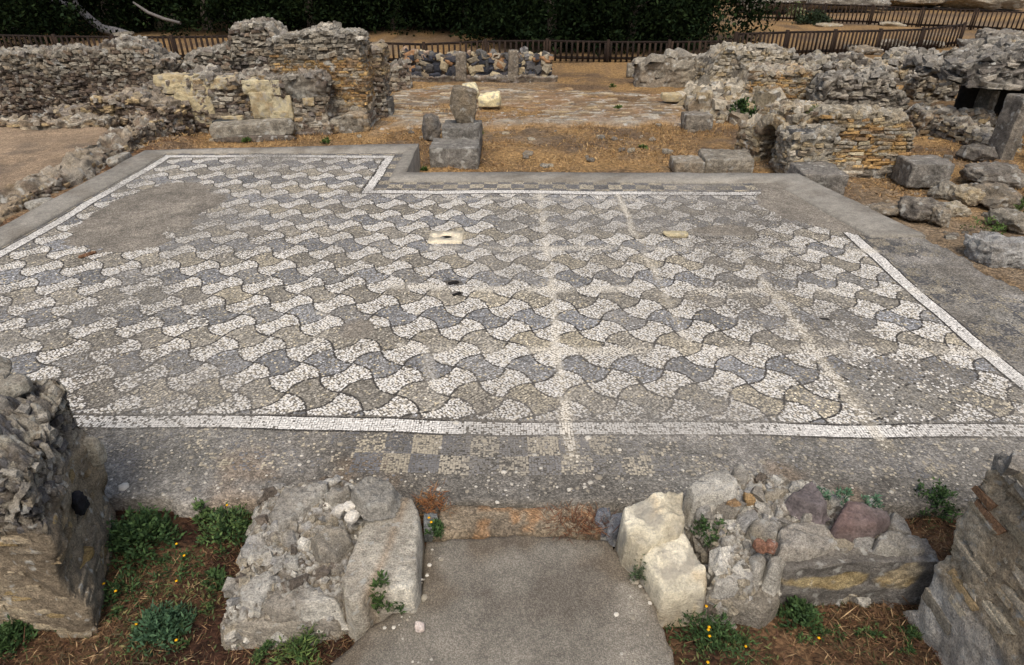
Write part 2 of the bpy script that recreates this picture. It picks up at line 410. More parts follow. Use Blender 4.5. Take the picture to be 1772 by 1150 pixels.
def rockmesh(dims, n=14, round_=.45, rough=.12, seed=1, pal=GREY, facet=4, var=.2, strat=0):
    I, F = boxgrid(n, n, n)
    # close the underside as well
    a, b = np.meshgrid(np.arange(n), np.arange(n), indexing='ij'); a = a.ravel(); b = b.ravel()
    key = lambda i, j, k: (i * (n + 1) + j) * (n + 1) + k
    allk = key(I[:, 0], I[:, 1], I[:, 2])
    extra = [(i, j, 0) for i in range(1, n) for j in range(1, n)]
    I = np.concatenate([I, np.array(extra)]) if extra else I
    allk = key(I[:, 0], I[:, 1], I[:, 2]); mp = {int(k): i for i, k in enumerate(allk)}
    bot = np.array([[mp[int(key(x, y, 0))] for x, y in ((i, j), (i, j + 1), (i + 1, j + 1), (i + 1, j))] for i, j in zip(a, b)])
    F = np.concatenate([F, bot])
    p = I / n * 2 - 1
    sp = p / np.linalg.norm(p, axis=1)[:, None]
    cu = np.sign(p) * np.abs(p) ** .9
    q = cu * (1 - round_) + sp * round_ * 1.15
    r = np.random.default_rng(seed)
    for k in range(facet if round_ >= .2 else 0):
        nn = r.normal(size=3); nn /= np.linalg.norm(nn); lim = r.uniform(.8, 1.05)
        dd = q @ nn; q = q - np.outer(np.maximum(0, dd - lim), nn) * .9
    D = np.array(dims) / 2
    P = q * D; sz = D.min()
    dis = rough * sz * (fbm(P / sz + seed * 3.3, .9, 4, seed) + .55 * fbm(P / sz + seed, 3.2, 4, seed + 5, .62))
    if strat: dis = dis + strat * sz * np.sin(P[:, 2] / sz * 9 + 2 * fbm(P / sz, 1, 2, seed))
    P = P + sp * dis[:, None]
    nz = fbm(P / sz + seed * 1.7, 1.1, 3, seed + 9)
    c = mix(np.broadcast_to(pal[seed % len(pal)], P.shape), pal[(seed + 1) % len(pal)], np.clip(.5 + nz, 0, 1))
    c = c * (1 + var * fbm(P / sz, 2.6, 3, seed + 20))[:, None]
    return P, F, c

def rotm(rx, ry, rz):
    cx, sx, cy, sy, cz, sz = math.cos(rx), math.sin(rx), math.cos(ry), math.sin(ry), math.cos(rz), math.sin(rz)
    return np.array([[cz, -sz, 0], [sz, cz, 0], [0, 0, 1]]) @ np.array([[cy, 0, sy], [0, 1, 0], [-sy, 0, cy]]) @ np.array([[1, 0, 0], [0, cx, -sx], [0, sx, cx]])

SEED = [100]
def rock(name, x, y, z, dims, rz=0, tilt=(0, 0), label=None, cat='stone', group=None, parent=None, m=None, **kw):
    """a stone whose underside rests at height z"""
    SEED[0] += 1; kw.setdefault('seed', SEED[0])
    P, F, c = rockmesh(dims, **kw)
    P = P @ rotm(R(tilt[0]), R(tilt[1]), R(rz)).T
    P[:, 2] -= P[:, 2].min() + .02 * dims[2]
    P = P + np.array([x, y, z])
    return mk(name, P, F, c, m or M_STONE, parent, None if parent is not None else (x, y, z), True, label, cat if parent is None else None, group)

def tube(pts, rad, nseg=10):
    pts = np.array(pts, float); n = len(pts); V = []; F = []
    for i in range(n):
        d = pts[min(i + 1, n - 1)] - pts[max(i - 1, 0)]; d /= np.linalg.norm(d)
        a = np.cross(d, [0.3, .2, 1.] if abs(d[2]) < .9 else [1., 0, 0]); a /= np.linalg.norm(a); b = np.cross(d, a)
        for k in range(nseg):
            t = 2 * math.pi * k / nseg
            V.append(pts[i] + rad[i] * (a * math.cos(t) + b * math.sin(t)))
    for i in range(n - 1):
        for k in range(nseg):
            F.append((i * nseg + k, i * nseg + (k + 1) % nseg, (i + 1) * nseg + (k + 1) % nseg, (i + 1) * nseg + k))
    for base in (0, (n - 1) * nseg):
        V.append(pts[0] if base == 0 else pts[-1]); c = len(V) - 1
        for k in range(nseg):
            F.append((base + k, base + (k + 1) % nseg, c, c))
    return np.array(V), F

def tri_fix(V, F):
    """quads with a doubled last corner become thin quads through a midpoint-free fan"""
    return V, np.array(F)

def leafquads(c, d, nrm, ln, wd):
    """rhombic leaves: base c, direction d, face normal nrm"""
    sd = np.cross(d, nrm); sd /= np.maximum(1e-6, np.linalg.norm(sd, axis=1))[:, None]
    ln = ln[:, None]; wd = wd[:, None]
    a = c; b = c + d * ln * .45 + sd * wd * .5 + nrm * ln * .06; e = c + d * ln; f = c + d * ln * .45 - sd * wd * .5 + nrm * ln * .06
    V = np.stack([a, b, e, f], 1).reshape(-1, 3)
    return V, np.arange(len(V)).reshape(-1, 4)

def unit(n, g=rng):
    v = g.normal(size=(n, 3)); return v / np.linalg.norm(v, axis=1)[:, None]

# ------------------------------------------------------------------ the ground
def inpoly(x, y, poly):
    ins = np.zeros(len(x), bool); n = len(poly)
    for i in range(n):
        x0, y0 = poly[i]; x1, y1 = poly[(i + 1) % n]
        c = ((y0 > y) != (y1 > y)) & (x < (x1 - x0) * (y - y0) / ((y1 - y0) if y1 != y0 else 1e-9) + x0)
        ins ^= c
    return ins

def pdist(x, y, poly):
    d = np.full(len(x), 1e9); n = len(poly)
    for i in range(n):
        x0, y0 = poly[i]; x1, y1 = poly[(i + 1) % n]; ex, ey = x1 - x0, y1 - y0
        t = np.clip(((x - x0) * ex + (y - y0) * ey) / (ex * ex + ey * ey), 0, 1)
        d = np.minimum(d, np.hypot(x - x0 - t * ex, y - y0 - t * ey))
    return d

GB = -.45
def gz(x, y):
    x = np.asarray(x, float); y = np.asarray(y, float)
    p = np.stack([x, y, 0 * x], 1)
    z = np.full(len(x), GB) + .04 * fbm(p, .7, 3, 301) + .025 * fbm(p, 3, 3, 302)
    front = 1 - sst(2.9, 3.4, y)
    z = z * (1 - front) + front * (-.12 + .035 * fbm(p, 2.2, 4, 303))
    left = (1 - sst(-6.75, -6.45, x)) * (1 - sst(12.8, 13.8, y)) * (1 - front)
    z = z * (1 - left) + left * (-.17 + .03 * fbm(p, 3, 3, 304))
    slab = sst(-6.5, -6.3, x) * (1 - sst(4.4, 4.9, x)) * sst(3.1, 3.3, y) * (1 - sst(9.2, 9.6, y))
    z = z - .3 * slab
    rt = sst(4.9, 5.3, x) * sst(3, 3.4, y) * (1 - sst(7.5, 8.6, y))
    z = z * (1 - rt) + rt * (-.2 + .04 * fbm(p, 2, 3, 306))
    far = sst(20, 26, y) 
    z = z * (1 - far) + far * (GB + .1 * fbm(p, .3, 4, 305))
    return z

def ground():
    xs = np.concatenate([-np.geomspace(300, 16, 26), np.arange(-15.6, -3, .14), np.arange(-3, 3, .05), np.arange(3, 15.6, .11), np.geomspace(16, 300, 26)])
    ys = np.concatenate([-np.geomspace(60, .6, 12), np.arange(.2, 3.3, .045), np.arange(3.35, 10, .16), np.arange(10.1, 22.5, .09), np.geomspace(23, 420, 60)])
    X, Y = np.meshgrid(xs, ys, indexing='ij'); x, y = X.ravel(), Y.ravel(); p = np.stack([x, y, 0 * x], 1)
    z = gz(x, y)
    n1 = fbm(p, .9, 4, 401); n2 = fbm(p, 4, 3, 402); n3 = fbm(p, .35, 3, 403)
    straw = lin(164, 132, 88); soil = lin(112, 92, 70); grit = lin(140, 124, 102); litter = lin(70, 48, 36); dk = lin(58, 48, 34)
    c = mix(np.broadcast_to(straw, p.shape), soil, np.clip(.42 + 1.1 * n1 + .5 * n2, 0, 1))
    c = mix(c, grit, np.clip(n3 * 1.2 - .25 + .3 * n2, 0, .8))
    fr = 1 - sst(2.9, 3.4, y)
    cf = mix(np.broadcast_to(litter, p.shape), lin(120, 94, 68), np.clip(.1 + n1 * .9 + n2 * .5, 0, .8))
    c = mix(c, cf, fr)
    lf = (1 - sst(-6.75, -6.4, x)) * (1 - fr) * (1 - sst(13, 14, y))
    c = mix(c, mix(np.broadcast_to(lin(112, 82, 58), p.shape), lin(140, 118, 92), np.clip(.4 + n2, 0, 1)), lf * .8)
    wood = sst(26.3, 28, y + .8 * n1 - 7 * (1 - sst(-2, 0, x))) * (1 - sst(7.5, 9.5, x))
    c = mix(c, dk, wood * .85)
    c = c * (1 + .2 * n2)[:, None]
    nx, ny = len(xs), len(ys); i, j = np.meshgrid(np.arange(nx - 1), np.arange(ny - 1), indexing='ij'); i = i.ravel(); j = j.ravel()
    F = np.stack([i * ny + j, (i + 1) * ny + j, (i + 1) * ny + j + 1, i * ny + j + 1], 1)
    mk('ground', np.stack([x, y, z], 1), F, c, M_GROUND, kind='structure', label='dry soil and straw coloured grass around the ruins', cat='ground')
ground()

# ------------------------------------------------------------------ the mosaic floor
def und(x, y):
    p = np.stack([x, y, 0 * np.asarray(x)], 1)
    return .014 * fbm(p, .8, 2, 501)

SLAB = [(-6.2, 2.86), (5.25, 2.92), (5.35, 5.2), (5.1, 6.4), (4.95, 7.5), (4.42, 9.6), (-1.9, 9.6), (-1.92, 11.3), (-6.2, 11.05)]
RA = (-5.93, 4.0, 3.73, 8.87); RB = (-5.93, -2.33, 3.73, 10.72)
AX, AY, X0, Y0, HW = .4335, .424, -.30, 4.002, .185
patches = []                                                # worn out places: x, y, rx, ry
for cx, cy, rx, ry in ((275, 362, 105, 52), (1262, 398, 62, 11), (625, 572, 36, 20), (1405, 352, 85, 42), (1455, 385, 55, 22)):
    a = U(cx, cy); b = U(cx + rx, cy); e = U(cx, cy - ry)
    patches.append((a[0], a[1], b[0] - a[0], e[1] - a[1]))

def patchmask(x, y):
    p = np.stack([x, y, 0 * x], 1); n = .34 * fbm(p, 2.0, 5, 511, .62)
    w = np.zeros(len(x))
    for cx, cy, rx, ry in patches:
        w = np.maximum(w, 1 - sst(.95, .99, np.hypot((x - cx) / rx, (y - cy) / ry) + n))
    return w

def cheb(x, y):
    d = []
    for r in (RA, RB):
        dx = np.maximum(r[0] - x, x - r[1]); dy = np.maximum(r[2] - y, y - r[3]); d.append(np.maximum(dx, dy))
    return np.minimum(*d)

def slab():
    res = .05
    xs = np.arange(-6.2, 5.45, res); ys = np.arange(2.8, 11.4, res)
    X, Y = np.meshgrid(xs, ys, indexing='ij'); x, y = X.ravel(), Y.ravel(); p = np.stack([x, y, 0 * x], 1)
    nx, ny = len(xs), len(ys)
    i, j = np.meshgrid(np.arange(nx - 1), np.arange(ny - 1), indexing='ij'); i = i.ravel(); j = j.ravel()
    cx, cy = xs[i] + res / 2, ys[j] + res / 2
    jit = .07 * fbm(np.stack([cx, cy, 0 * cx], 1), 2.5, 3, 77)
    keep = inpoly(cx + jit, cy + jit * .6, SLAB)
    F = np.stack([i * ny + j, (i + 1) * ny + j, (i + 1) * ny + j + 1, i * ny + j + 1], 1)[keep]
    z = und(x, y)
    # skirt
    e = np.concatenate([F[:, [0, 1]], F[:, [1, 2]], F[:, [2, 3]], F[:, [3, 0]]])
    es = np.sort(e, 1); k = es[:, 0] * 10 ** 7 + es[:, 1]; u, idx, cnt = np.unique(k, return_index=True, return_counts=True)
    be = e[idx[cnt == 1]]
    bv = np.unique(be); mp = {int(v): len(x) + q for q, v in enumerate(bv)}
    x2 = np.concatenate([x, x[bv]]); y2 = np.concatenate([y, y[bv]]); z2 = np.concatenate([z, np.full(len(bv), -.65)])
    sk = np.array([[int(b), int(a), mp[int(a)], mp[int(b)]] for a, b in be])
    n1 = fbm(p, .8, 4, 521); n2 = fbm(p, 3, 3, 522); n3 = fbm(p, 9, 3, 523)
    base = lin(132, 128, 119); brn = lin(112, 106, 96); gr = lin(156, 151, 142)
    c = mix(np.broadcast_to(base, p.shape), brn, np.clip(.3 + n1, 0, 1)); c = mix(c, gr, np.clip(n2 * .8, 0, .7))
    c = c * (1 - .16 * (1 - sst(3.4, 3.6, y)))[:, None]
    pm = patchmask(x, y)
    c = mix(c, lin(128, 121, 109) * (1 + .2 * n2 + .15 * n1)[:, None], pm)
    # orange lichen on the threshold side
    ol = np.clip(fbm(p, 2.2, 4, 530) * 2.2 - .75, 0, .6) * (1 - sst(3.2, 3.5, y))
    c = mix(c, lin(140, 118, 92), ol * .7)
    for cl in (((1085, 412), (1180, 409), (1290, 411), (1400, 405), (1510, 409)), ((760, 470), (785, 489), (800, 510), (812, 540))):
        for q0, q1 in zip(cl[:-1], cl[1:]):
            a_, b_ = np.array(U(*q0)), np.array(U(*q1)); dv = b_ - a_; t = np.clip(((x - a_[0]) * dv[0] + (y - a_[1]) * dv[1]) / (dv @ dv), 0, 1)
            c = mix(c, lin(70, 64, 57), .85 * (1 - sst(.02, .05, np.hypot(x - a_[0] - t * dv[0], y - a_[1] - t * dv[1]))))
    for (xa, ya), (xb, yb) in (((935, 335), (992, 800)), ((1070, 335), (1200, 620)), ((1275, 430), (1540, 775))):
        a_, b_ = np.array(U(xa, ya)), np.array(U(xb, yb)); dd = (b_ - a_) / np.linalg.norm(b_ - a_); t = (x - a_[0]) * dd[0] + (y - a_[1]) * dd[1]
        c = mix(c, lin(186, 176, 154), .5 * (1 - sst(.02, .07, np.abs((x - a_[0]) * -dd[1] + (y - a_[1]) * dd[0] + .02 * n2))) * (t > 0) * (t < np.linalg.norm(b_ - a_)))
    c = c * (1 + .2 * n3)[:, None]
    c = np.concatenate([c, np.broadcast_to(lin(110, 98, 82), (len(bv), 3))])
    V = np.stack([x2, y2, z2], 1)
    used = np.unique(np.concatenate([F, sk])); rm = np.full(len(V), -1); rm[used] = np.arange(len(used))
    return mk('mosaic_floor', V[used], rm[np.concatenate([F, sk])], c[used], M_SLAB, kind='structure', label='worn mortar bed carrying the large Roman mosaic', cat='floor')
FLOOR = slab()

def tesserae():
    ctr = []; ang = []; cols = []; half = []
    WHITE = lin(224, 220, 210); BLUE = lin(133, 133, 132); BRWN = lin(145, 139, 126); LINE = lin(66, 63, 59); YEL = lin(190, 178, 150)
    # --- pattern of double axes
    N = 16
    pr = np.arange(int(-(6 + 8) / AX * 2), int(40 / AX)) 
    umin, umax = (RB[0] - X0) / AX - 1, (RA[1] - X0) / AX + 1; vmin, vmax = (RA[2] - Y0) / AY - 1, (RB[3] - Y0) / AY + 1
    P0, P1, Q0, Q1 = int(umin + vmin), int(umax + vmax) + 1, int(umin - vmax), int(umax - vmin) + 1
    a = (np.arange((P1 - P0) * N) + .5) / N + P0; b = (np.arange((Q1 - Q0) * N) + .5) / N + Q0
    Pg, Qg = np.meshgrid(a, b, indexing='ij'); Pg = Pg.ravel(); Qg = Qg.ravel()
    def xy(P, Q):
        p, q = P - .5, Q - .5; return X0 + AX * (p + q) / 2, Y0 + AY * (p - q) / 2
    x, y = xy(Pg, Qg); ok = (cheb(x, y) < .1); Pg, Qg = Pg[ok], Qg[ok]
    sh = rng.random((400, 400)); 
    Pg = Pg + rng.normal(0, .012, len(Pg)); Qg = Qg + rng.normal(0, .012, len(Qg))
    hg = HW * .5; P, Q = Pg.copy(), Qg.copy()
    for _ in range(8):
        P, Q = Pg + hg * np.cos(np.pi * P) * np.sin(np.pi * Q), Qg - hg * np.cos(np.pi * Q) * np.sin(np.pi * P)
    x, y = xy(P, Q); ok = cheb(x, y) < -.012; P, Q, x, y = P[ok], Q[ok], x[ok], y[ok]
    Pw = P - HW * np.cos(np.pi * P) * np.sin(np.pi * Q); Qw = Q + HW * np.cos(np.pi * Q) * np.sin(np.pi * P)
    ip, iq = np.floor(Pw), np.floor(Qw); dark = ((ip + iq) % 2 == 0)
    dd = np.minimum(np.minimum(Pw - ip, 1 - Pw + ip), np.minimum(Qw - iq, 1 - Qw + iq))
    ok = dd > .03
    P, Q, x, y, ip, iq, dark = [v[ok] for v in (P, Q, x, y, ip, iq, dark)]
    jr = np.round((ip - iq) / 2).astype(int)                 # row number of a dark axe
    rc = hsh(ip, iq, ip * 0, 31); rc2 = hsh(ip, iq, ip * 0 + 1, 33); rr = rng.random(len(x))
    blue = (jr % 2 != 0)
    cd = np.where(blue[:, None], BLUE, BRWN) * (.74 + .5 * rc)[:, None]
    cd = mix(cd, np.where(blue[:, None], BRWN, YEL), np.clip(rc2 * 1.3 - .75, 0, .45))
    cd = np.where((rr < .07)[:, None], YEL * .95, cd); cd = np.where(((rr > .9))[:, None], cd * 1.7, cd)
    cw = np.broadcast_to(WHITE, cd.shape) * (.8 + .26 * rng.random(len(x)))[:, None]
    cw = np.where((rr > .87)[:, None], BRWN * 1.15, cw); cw = np.where(((rr > .62) & (rr < .9))[:, None], cw * np.array([.86, .82, .74]), cw)
    c = np.where(dark[:, None], cd * (.5 + 1.0 * rng.random(len(x)))[:, None], cw)
    th = np.full(len(x), R(45)) + rng.normal(0, .12, len(x)) + .5 * HW * np.pi * np.cos(np.pi * P) * np.cos(np.pi * Q) * -.6
    ctr.append(np.stack([x, y], 1)); ang.append(th); cols.append(c); half.append(np.stack([.0084 * (1 + rng.normal(0, .12, len(x))), .0084 * (1 + rng.normal(0, .12, len(x)))], 1))
    # --- dark outlines along the arcs
    st = 1 / 17.
    for which in (0, 1):
        for mline in range(P0 if which == 0 else Q0, P1 if which == 0 else Q1):
            tt = np.arange(Q0 if which == 0 else P0, Q1 if which == 0 else P1, st) + st / 2
            w = np.full(len(tt), float(mline))
            for _ in range(8):
                w = mline + (HW if which == 0 else -HW) * np.cos(np.pi * w) * np.sin(np.pi * tt)
            Pp, Qq = (w, tt) if which == 0 else (tt, w)
            xx, yy = xy(Pp, Qq); ok = cheb(xx, yy) < -.01
            if ok.sum() < 3: continue
            tx, ty = np.gradient(xx), np.gradient(yy)
            ctr.append(np.stack([xx, yy], 1)[ok]); ang.append(np.arctan2(ty, tx)[ok])
            cols.append((LINE * (.8 + .5 * rng.random(len(xx)))[:, None])[ok]); half.append(np.stack([np.full(ok.sum(), .0092), np.full(ok.sum(), .0088)], 1))
    # --- bands and the chequered border
    g = .0192
    gx, gy = np.meshgrid(np.arange(-6.15, 5.3, g), np.arange(2.95, 11.2, g), indexing='ij'); gx = gx.ravel() + rng.normal(0, .0014, gx.size); gy = gy.ravel() + rng.normal(0, .0014, gy.size)
    d = cheb(gx, gy); ok = (d > .0) & inpoly(gx, gy, SLAB) & ((gy < 9.42) | (gx < -1.98)) & (gy < 10.98); gx, gy, d = gx[ok], gy[ok], d[ok]
    ring = np.where((d < .021) | ((d > .155) & (d < .175)), 0, np.where(d < .155, 1, 2))
    k = .206
    chk = (np.floor((gx + .12) / k) + np.floor((gy - 3.555) / k)).astype(int) % 2
    rr = rng.random(len(gx)); ci = hsh(np.floor((gx + .12) / k), np.floor((gy - 3.555) / k), gx * 0, 41)
    cb = np.where((chk == 1)[:, None], lin(110, 109, 108), lin(176, 166, 144)) * (.8 + .35 * ci)[:, None]
    cc = np.where((ring == 0)[:, None], LINE, np.where((ring == 1)[:, None], WHITE * .98, cb)) * (.8 + .35 * rr)[:, None]
    keep = np.ones(len(gx), bool); r2 = rng.random(len(gx))
    n = fbm(np.stack([gx, gy, 0 * gx], 1), 2.2, 4, 551)
    fr = (ring == 2) & (gy < 3.57)
    lim = np.where((gx > -1.15) & (gx < 1.1) & (gy > 3.15), .95 - .9 * np.clip(n, 0, 1) - .35 * np.clip(np.abs(gx + .05) - .5, 0, 1), .10 + .35 * np.clip(n, 0, 1))
    lim = np.where(gy < 3.155, .03, lim)
    keep &= ~fr | (r2 < lim)
    rtz = (ring == 2) & (gx > 4.1) & (gy >= 3.57)
    keep &= ~rtz | (r2 < .25 + .9 * n)
    cc = np.where(rtz[:, None], cc * .72, cc)
    bk = (ring == 2) & (gy > 8.9)
    keep &= ~bk | (r2 < .8)
    ctr.append(np.stack([gx, gy], 1)[keep]); ang.append(rng.normal(0, .05, keep.sum())); cols.append(cc[keep]); half.append(np.full((keep.sum(), 2), .0083) * (1 + rng.normal(0, .08, (keep.sum(), 2))))
    C = np.concatenate(ctr); A = np.concatenate(ang); K = np.concatenate(cols); Hh = np.concatenate(half)
    x, y = C[:, 0], C[:, 1]; p3 = np.stack([x, y, 0 * x], 1)
    # wear: lost stones, grime, pale repair mortar along old wall lines
    d0 = cheb(x, y); w1 = fbm(p3, .75, 4, 561); w2 = fbm(p3, 3.2, 3, 562); w3 = fbm(p3, .4, 3, 563)
    r = rng.random(len(x))
    lost = np.clip(.05 + .6 * np.clip(w1 + .35 * w2 - .14, 0, 1), 0, .85)
    bright = (K.mean(1) > .4)
    lost = np.where(bright, lost * .8, lost)
    for px, py, rx, ry, a_ in ((1560, 670, 190, 55, .75), (560, 480, 130, 26, .3), (330, 690, 200, 40, .2), (430, 430, 90, 24, .35), (330, 545, 120, 26, .5), (885, 390, 26, 12, .95), (560, 600, 100, 25, .3)):
        a = U(px, py); b = U(px + rx, py); e = U(px, py - ry)
        lost = np.maximum(lost, a_ * (1 - sst(.5, 1.15, np.hypot((x - a[0]) / (b[0] - a[0]), (y - a[1]) / (e[1] - a[1])) + .35 * w2)))
    lost = np.where((d0 > .02) & (d0 < .156) & (y < 3.8), lost * .6, lost)
    keep = (r > lost) & (patchmask(x, y) < .5) & (x > -6.13 + .04 * w2)
    lost = np.where(fbm(p3, 5.5, 3, 567) > .62, np.maximum(lost, .85), lost)
    crk = np.full(len(x), 9.)
    for cl in (((1085, 412), (1180, 409), (1290, 411), (1400, 405), (1510, 409)), ((760, 470), (785, 489), (800, 510), (812, 540)), ((690, 640), (712, 665), (730, 700), (738, 735)), ((630, 500), (700, 494), (760, 499)), ((1100, 690), (1180, 676), (1280, 684)), ((1230, 500), (1330, 502), (1420, 498)), ((365, 318), (385, 322), (410, 320)), ((420, 575), (520, 566), (620, 571))):
        for q0, q1 in zip(cl[:-1], cl[1:]):
            a, b = np.array(U(*q0)), np.array(U(*q1)); dv = b - a; t = np.clip(((x - a[0]) * dv[0] + (y - a[1]) * dv[1]) / (dv @ dv), 0, 1)
            crk = np.minimum(crk, np.hypot(x - a[0] - t * dv[0], y - a[1] - t * dv[1]) + .022 * w2)
    lost = np.where(crk < .012, .97, np.where(crk < .03, np.maximum(lost, .35), lost))
    pits = [(785, 489, .07), (792, 508, .05), (1425, 553, .06), (642, 459, .05), (560, 380, .03)]
    for px, py, rd in pits:
        a = U(px, py); keep &= np.hypot((x - a[0]) * .6, y - a[1]) + .02 * w2 > rd * .7
    grime = np.clip(.08 + .55 * np.clip(w1 + .45 * w3 + .25 * w2, -.3, 1), 0, .6)
    K = mix(K, lin(138, 133, 124) * np.ones_like(K), grime * np.where(bright, .9, .85))
    stz = np.zeros(len(x))
    for (xa, ya), (xb, yb), wdt, amt in (((935, 335), (992, 800), .036, .85), ((1070, 335), (1200, 620), .036, .9), ((1275, 430), (1540, 775), .038, .85), ((570, 520), (556, 600), .05, .5), ((745, 600), (760, 720), .05, .4)):
        a, b = np.array(U(xa, ya)), np.array(U(xb, yb)); dd = (b - a) / np.linalg.norm(b - a)
        t = (x - a[0]) * dd[0] + (y - a[1]) * dd[1]; of = np.abs((x - a[0]) * -dd[1] + (y - a[1]) * dd[0] + .02 * w2)
        stz = np.maximum(stz, amt * (1 - sst(wdt * .5, wdt * 1.6, of)) * (t > 0) * (t < np.linalg.norm(b - a)) * np.clip(.8 + 1.1 * w2, .15, 1))
    for py, xa, xb, wdt, amt in ((430, 740, 1510, .06, .75), (499, 640, 1640, .06, .75), (604, 690, 1720, .055, .7), (345, 700, 1300, .05, .5)):
        yy = U(900, py)[1]; x0, x1 = U(xa, py)[0], U(xb, py)[0]
        stz = np.maximum(stz, amt * (1 - sst(wdt * .5, wdt * 1.7, np.abs(y - yy + .015 * w2))) * (x > x0) * (x < x1) * np.clip(.75 + 1.0 * w2, .2, 1))
    K = mix(K, lin(220, 212, 194) * np.ones_like(K), stz * .85)
    C, A, K, Hh = C[keep], A[keep], K[keep], Hh[keep]; x, y = C[:, 0], C[:, 1]; n = len(x)
    pw = np.stack([x, y, 0 * x], 1); x = x + .036 * fbm(pw, .7, 4, 571); y = y + .036 * fbm(pw, .7, 4, 572)
    z = und(x, y) + .0035 + rng.random(n) * .0012
    ca, sa = np.cos(A), np.sin(A)
    V = np.zeros((n, 4, 3)); tx, ty = rng.normal(0, .05, n), rng.normal(0, .05, n)
    for q, (i, j) in enumerate(((-1, -1), (1, -1), (1, 1), (-1, 1))):
        jx = i * Hh[:, 0] * (1 + rng.normal(0, .1, n)); jy = j * Hh[:, 1] * (1 + rng.normal(0, .1, n))
        V[:, q, 0] = x + ca * jx - sa * jy; V[:, q, 1] = y + sa * jx + ca * jy; V[:, q, 2] = z + tx * jx + ty * jy
    o = mk('tesserae', V.reshape(-1, 3), np.arange(n * 4).reshape(-1, 4), np.repeat(K, 4, 0), M_TESS, FLOOR, smooth=False)
    o['kind'] = 'structure'
    print('tesserae', n)
tesserae()

# concrete kerb round the back of the floor: one poured body with mitred corners
def prism(poly, z0, z1, res=.12):
    V = []; F = []
    n = len(poly)
    for z in (z0, z1):
        for p in poly: V.append((*p, z))
    for i in range(n): F.append((i, (i + 1) % n, n + (i + 1) % n, n + i))
    return V, F

def kerb():
    outer = [(-6.5, 2.9), (-6.6, 11.1), (-1.84, 11.62), (-1.80, 9.87), (4.38, 9.89), (4.98, 7.3)]
    inner = [(-6.14, 2.9), (-6.14, 11.0 - .05), (-2.02, 11.02), (-2.0, 9.43), (3.85, 9.43), (4.3, 7.3)]
    V = []; F = []; C = []
    zt = .03
    def subdiv(pl):
        r = []; k = []
        for a, b in zip(pl[:-1], pl[1:]): r += [np.array(a) + (np.array(b) - np.array(a)) * t for t in np.linspace(0, 1, 41)[:-1]]
        return np.array(r + [np.array(pl[-1])])
    o, i = subdiv(outer), subdiv(inner); n = len(o)
    o = o + .012 * np.stack([fbm(np.c_[o, 0 * o[:, :1]], 4, 3, 611), fbm(np.c_[o, 0 * o[:, :1]], 4, 3, 612)], 1); i = i + .015 * np.stack([fbm(np.c_[i, 0 * i[:, :1]], 5, 3, 613), fbm(np.c_[i, 0 * i[:, :1]], 5, 3, 614)], 1)
    nz = fbm(np.c_[o, 0 * o[:, :1]], 2, 3, 602)
    rows = [np.c_[o, np.full(n, -.8)], np.c_[o, zt - .012 + .01 * nz], np.c_[o * .985 + i * .015, zt + .01 * nz], np.c_[o * .5 + i * .5, zt + .006 + .008 * nz], np.c_[i * .96 + o * .04, zt - .004 + .008 * nz], np.c_[i, .004 * nz + .002], np.c_[i, np.full(n, -.2)]]
    V = np.concatenate(rows); F = []
    for r in range(len(rows) - 1):
        for q in range(n - 1): F.append((r * n + q, (r + 1) * n + q, (r + 1) * n + q + 1, r * n + q + 1)[::-1])
    e = n - 1; F += [(e, n + e, 2 * n + e, 3 * n + e)[::-1], (e, 3 * n + e, 4 * n + e, 5 * n + e)[::-1]]
    c = lin(142, 137, 126) * (1 + .26 * fbm(V, 1.5, 5, 601, .65))[:, None]; c = mix(c, lin(104, 96, 84), np.clip(fbm(V, 2.6, 4, 603) * 1.6 - .35, 0, .55))
    # broken seam near the far right corner and rusty stains
    mk('concrete_kerb', V, F, c, M_CONC, loc=(-6.3, 7, 0), smooth=False, label='smooth grey concrete kerb edging the left and far sides of the mosaic', cat='kerb')
kerb()

# drain plate, loose bits and painted pit shade on the mosaic
def annulus_plate():
    x, y = U(772, 411); hw, hd, r = .205, .18, .062
    n = 32; V = []; F = []
    def sq(t):
        c, s_ = math.cos(t), math.sin(t); k = 1 / max(abs(c), abs(s_)); return c * k * hw, s_ * k * hd
    z = float(und(np.array([x]), np.array([y]))[0])
    rings = []
    ts = [2 * math.pi * k / n + math.pi / n * 0 for k in range(n)]
    for fn, zz in ((lambda t: sq(t), z - .02), (lambda t: sq(t), z + .026), (lambda t: (math.cos(t) * r * 1.3, math.sin(t) * r * 1.0), z + .026), (lambda t: (math.cos(t) * r * 1.2, math.sin(t) * r * .9), z - .03)):
        for t in ts:
            a, b = fn(t); V.append((x + a, y + b, zz))
    for q in range(3):
        for k in range(n): F.append((q * n + k, q * n + (k + 1) % n, (q + 1) * n + (k + 1) % n, (q + 1) * n + k))
    root = thing('drain_plate', 'pale marble plate with a round drain hole set in the mosaic', 'drain', (x, y, z))
    V = np.array(V)
    mk('plate', V, F, lin(226, 214, 186) * (1 + .1 * fbm(V, 6, 3, 5))[:, None], M_PALE, root, smooth=False)
    V2 = [(x, y, z + .010)] + [(x + math.cos(t) * r * 1.25, y + math.sin(t) * r * .95, z + .010) for t in ts]
    mk('hole', V2, [(0, 1 + k, 1 + (k + 1) % n) for k in range(n)], np.tile(lin(22, 20, 18), (n + 1, 1)), M_STONE, root, smooth=False)  # dark disc under the rim stands in for the shade down the hole
annulus_plate()
x, y = U(1168, 409); rock('marble_fragment', x, y, .0, (.3, .12, .06), -4, label='long pale marble fragment lying flat on the mosaic', cat='stone', pal=CREAM, n=10, m=M_PALE)
x, y = U(152, 442); rock('tile_fragment', x, y, .0, (.05, .2, .03), -28, label='rust brown strip of tile lying on the left of the mosaic', cat='tile', pal=[lin(132, 98, 72), lin(140, 106, 80)], n=8)
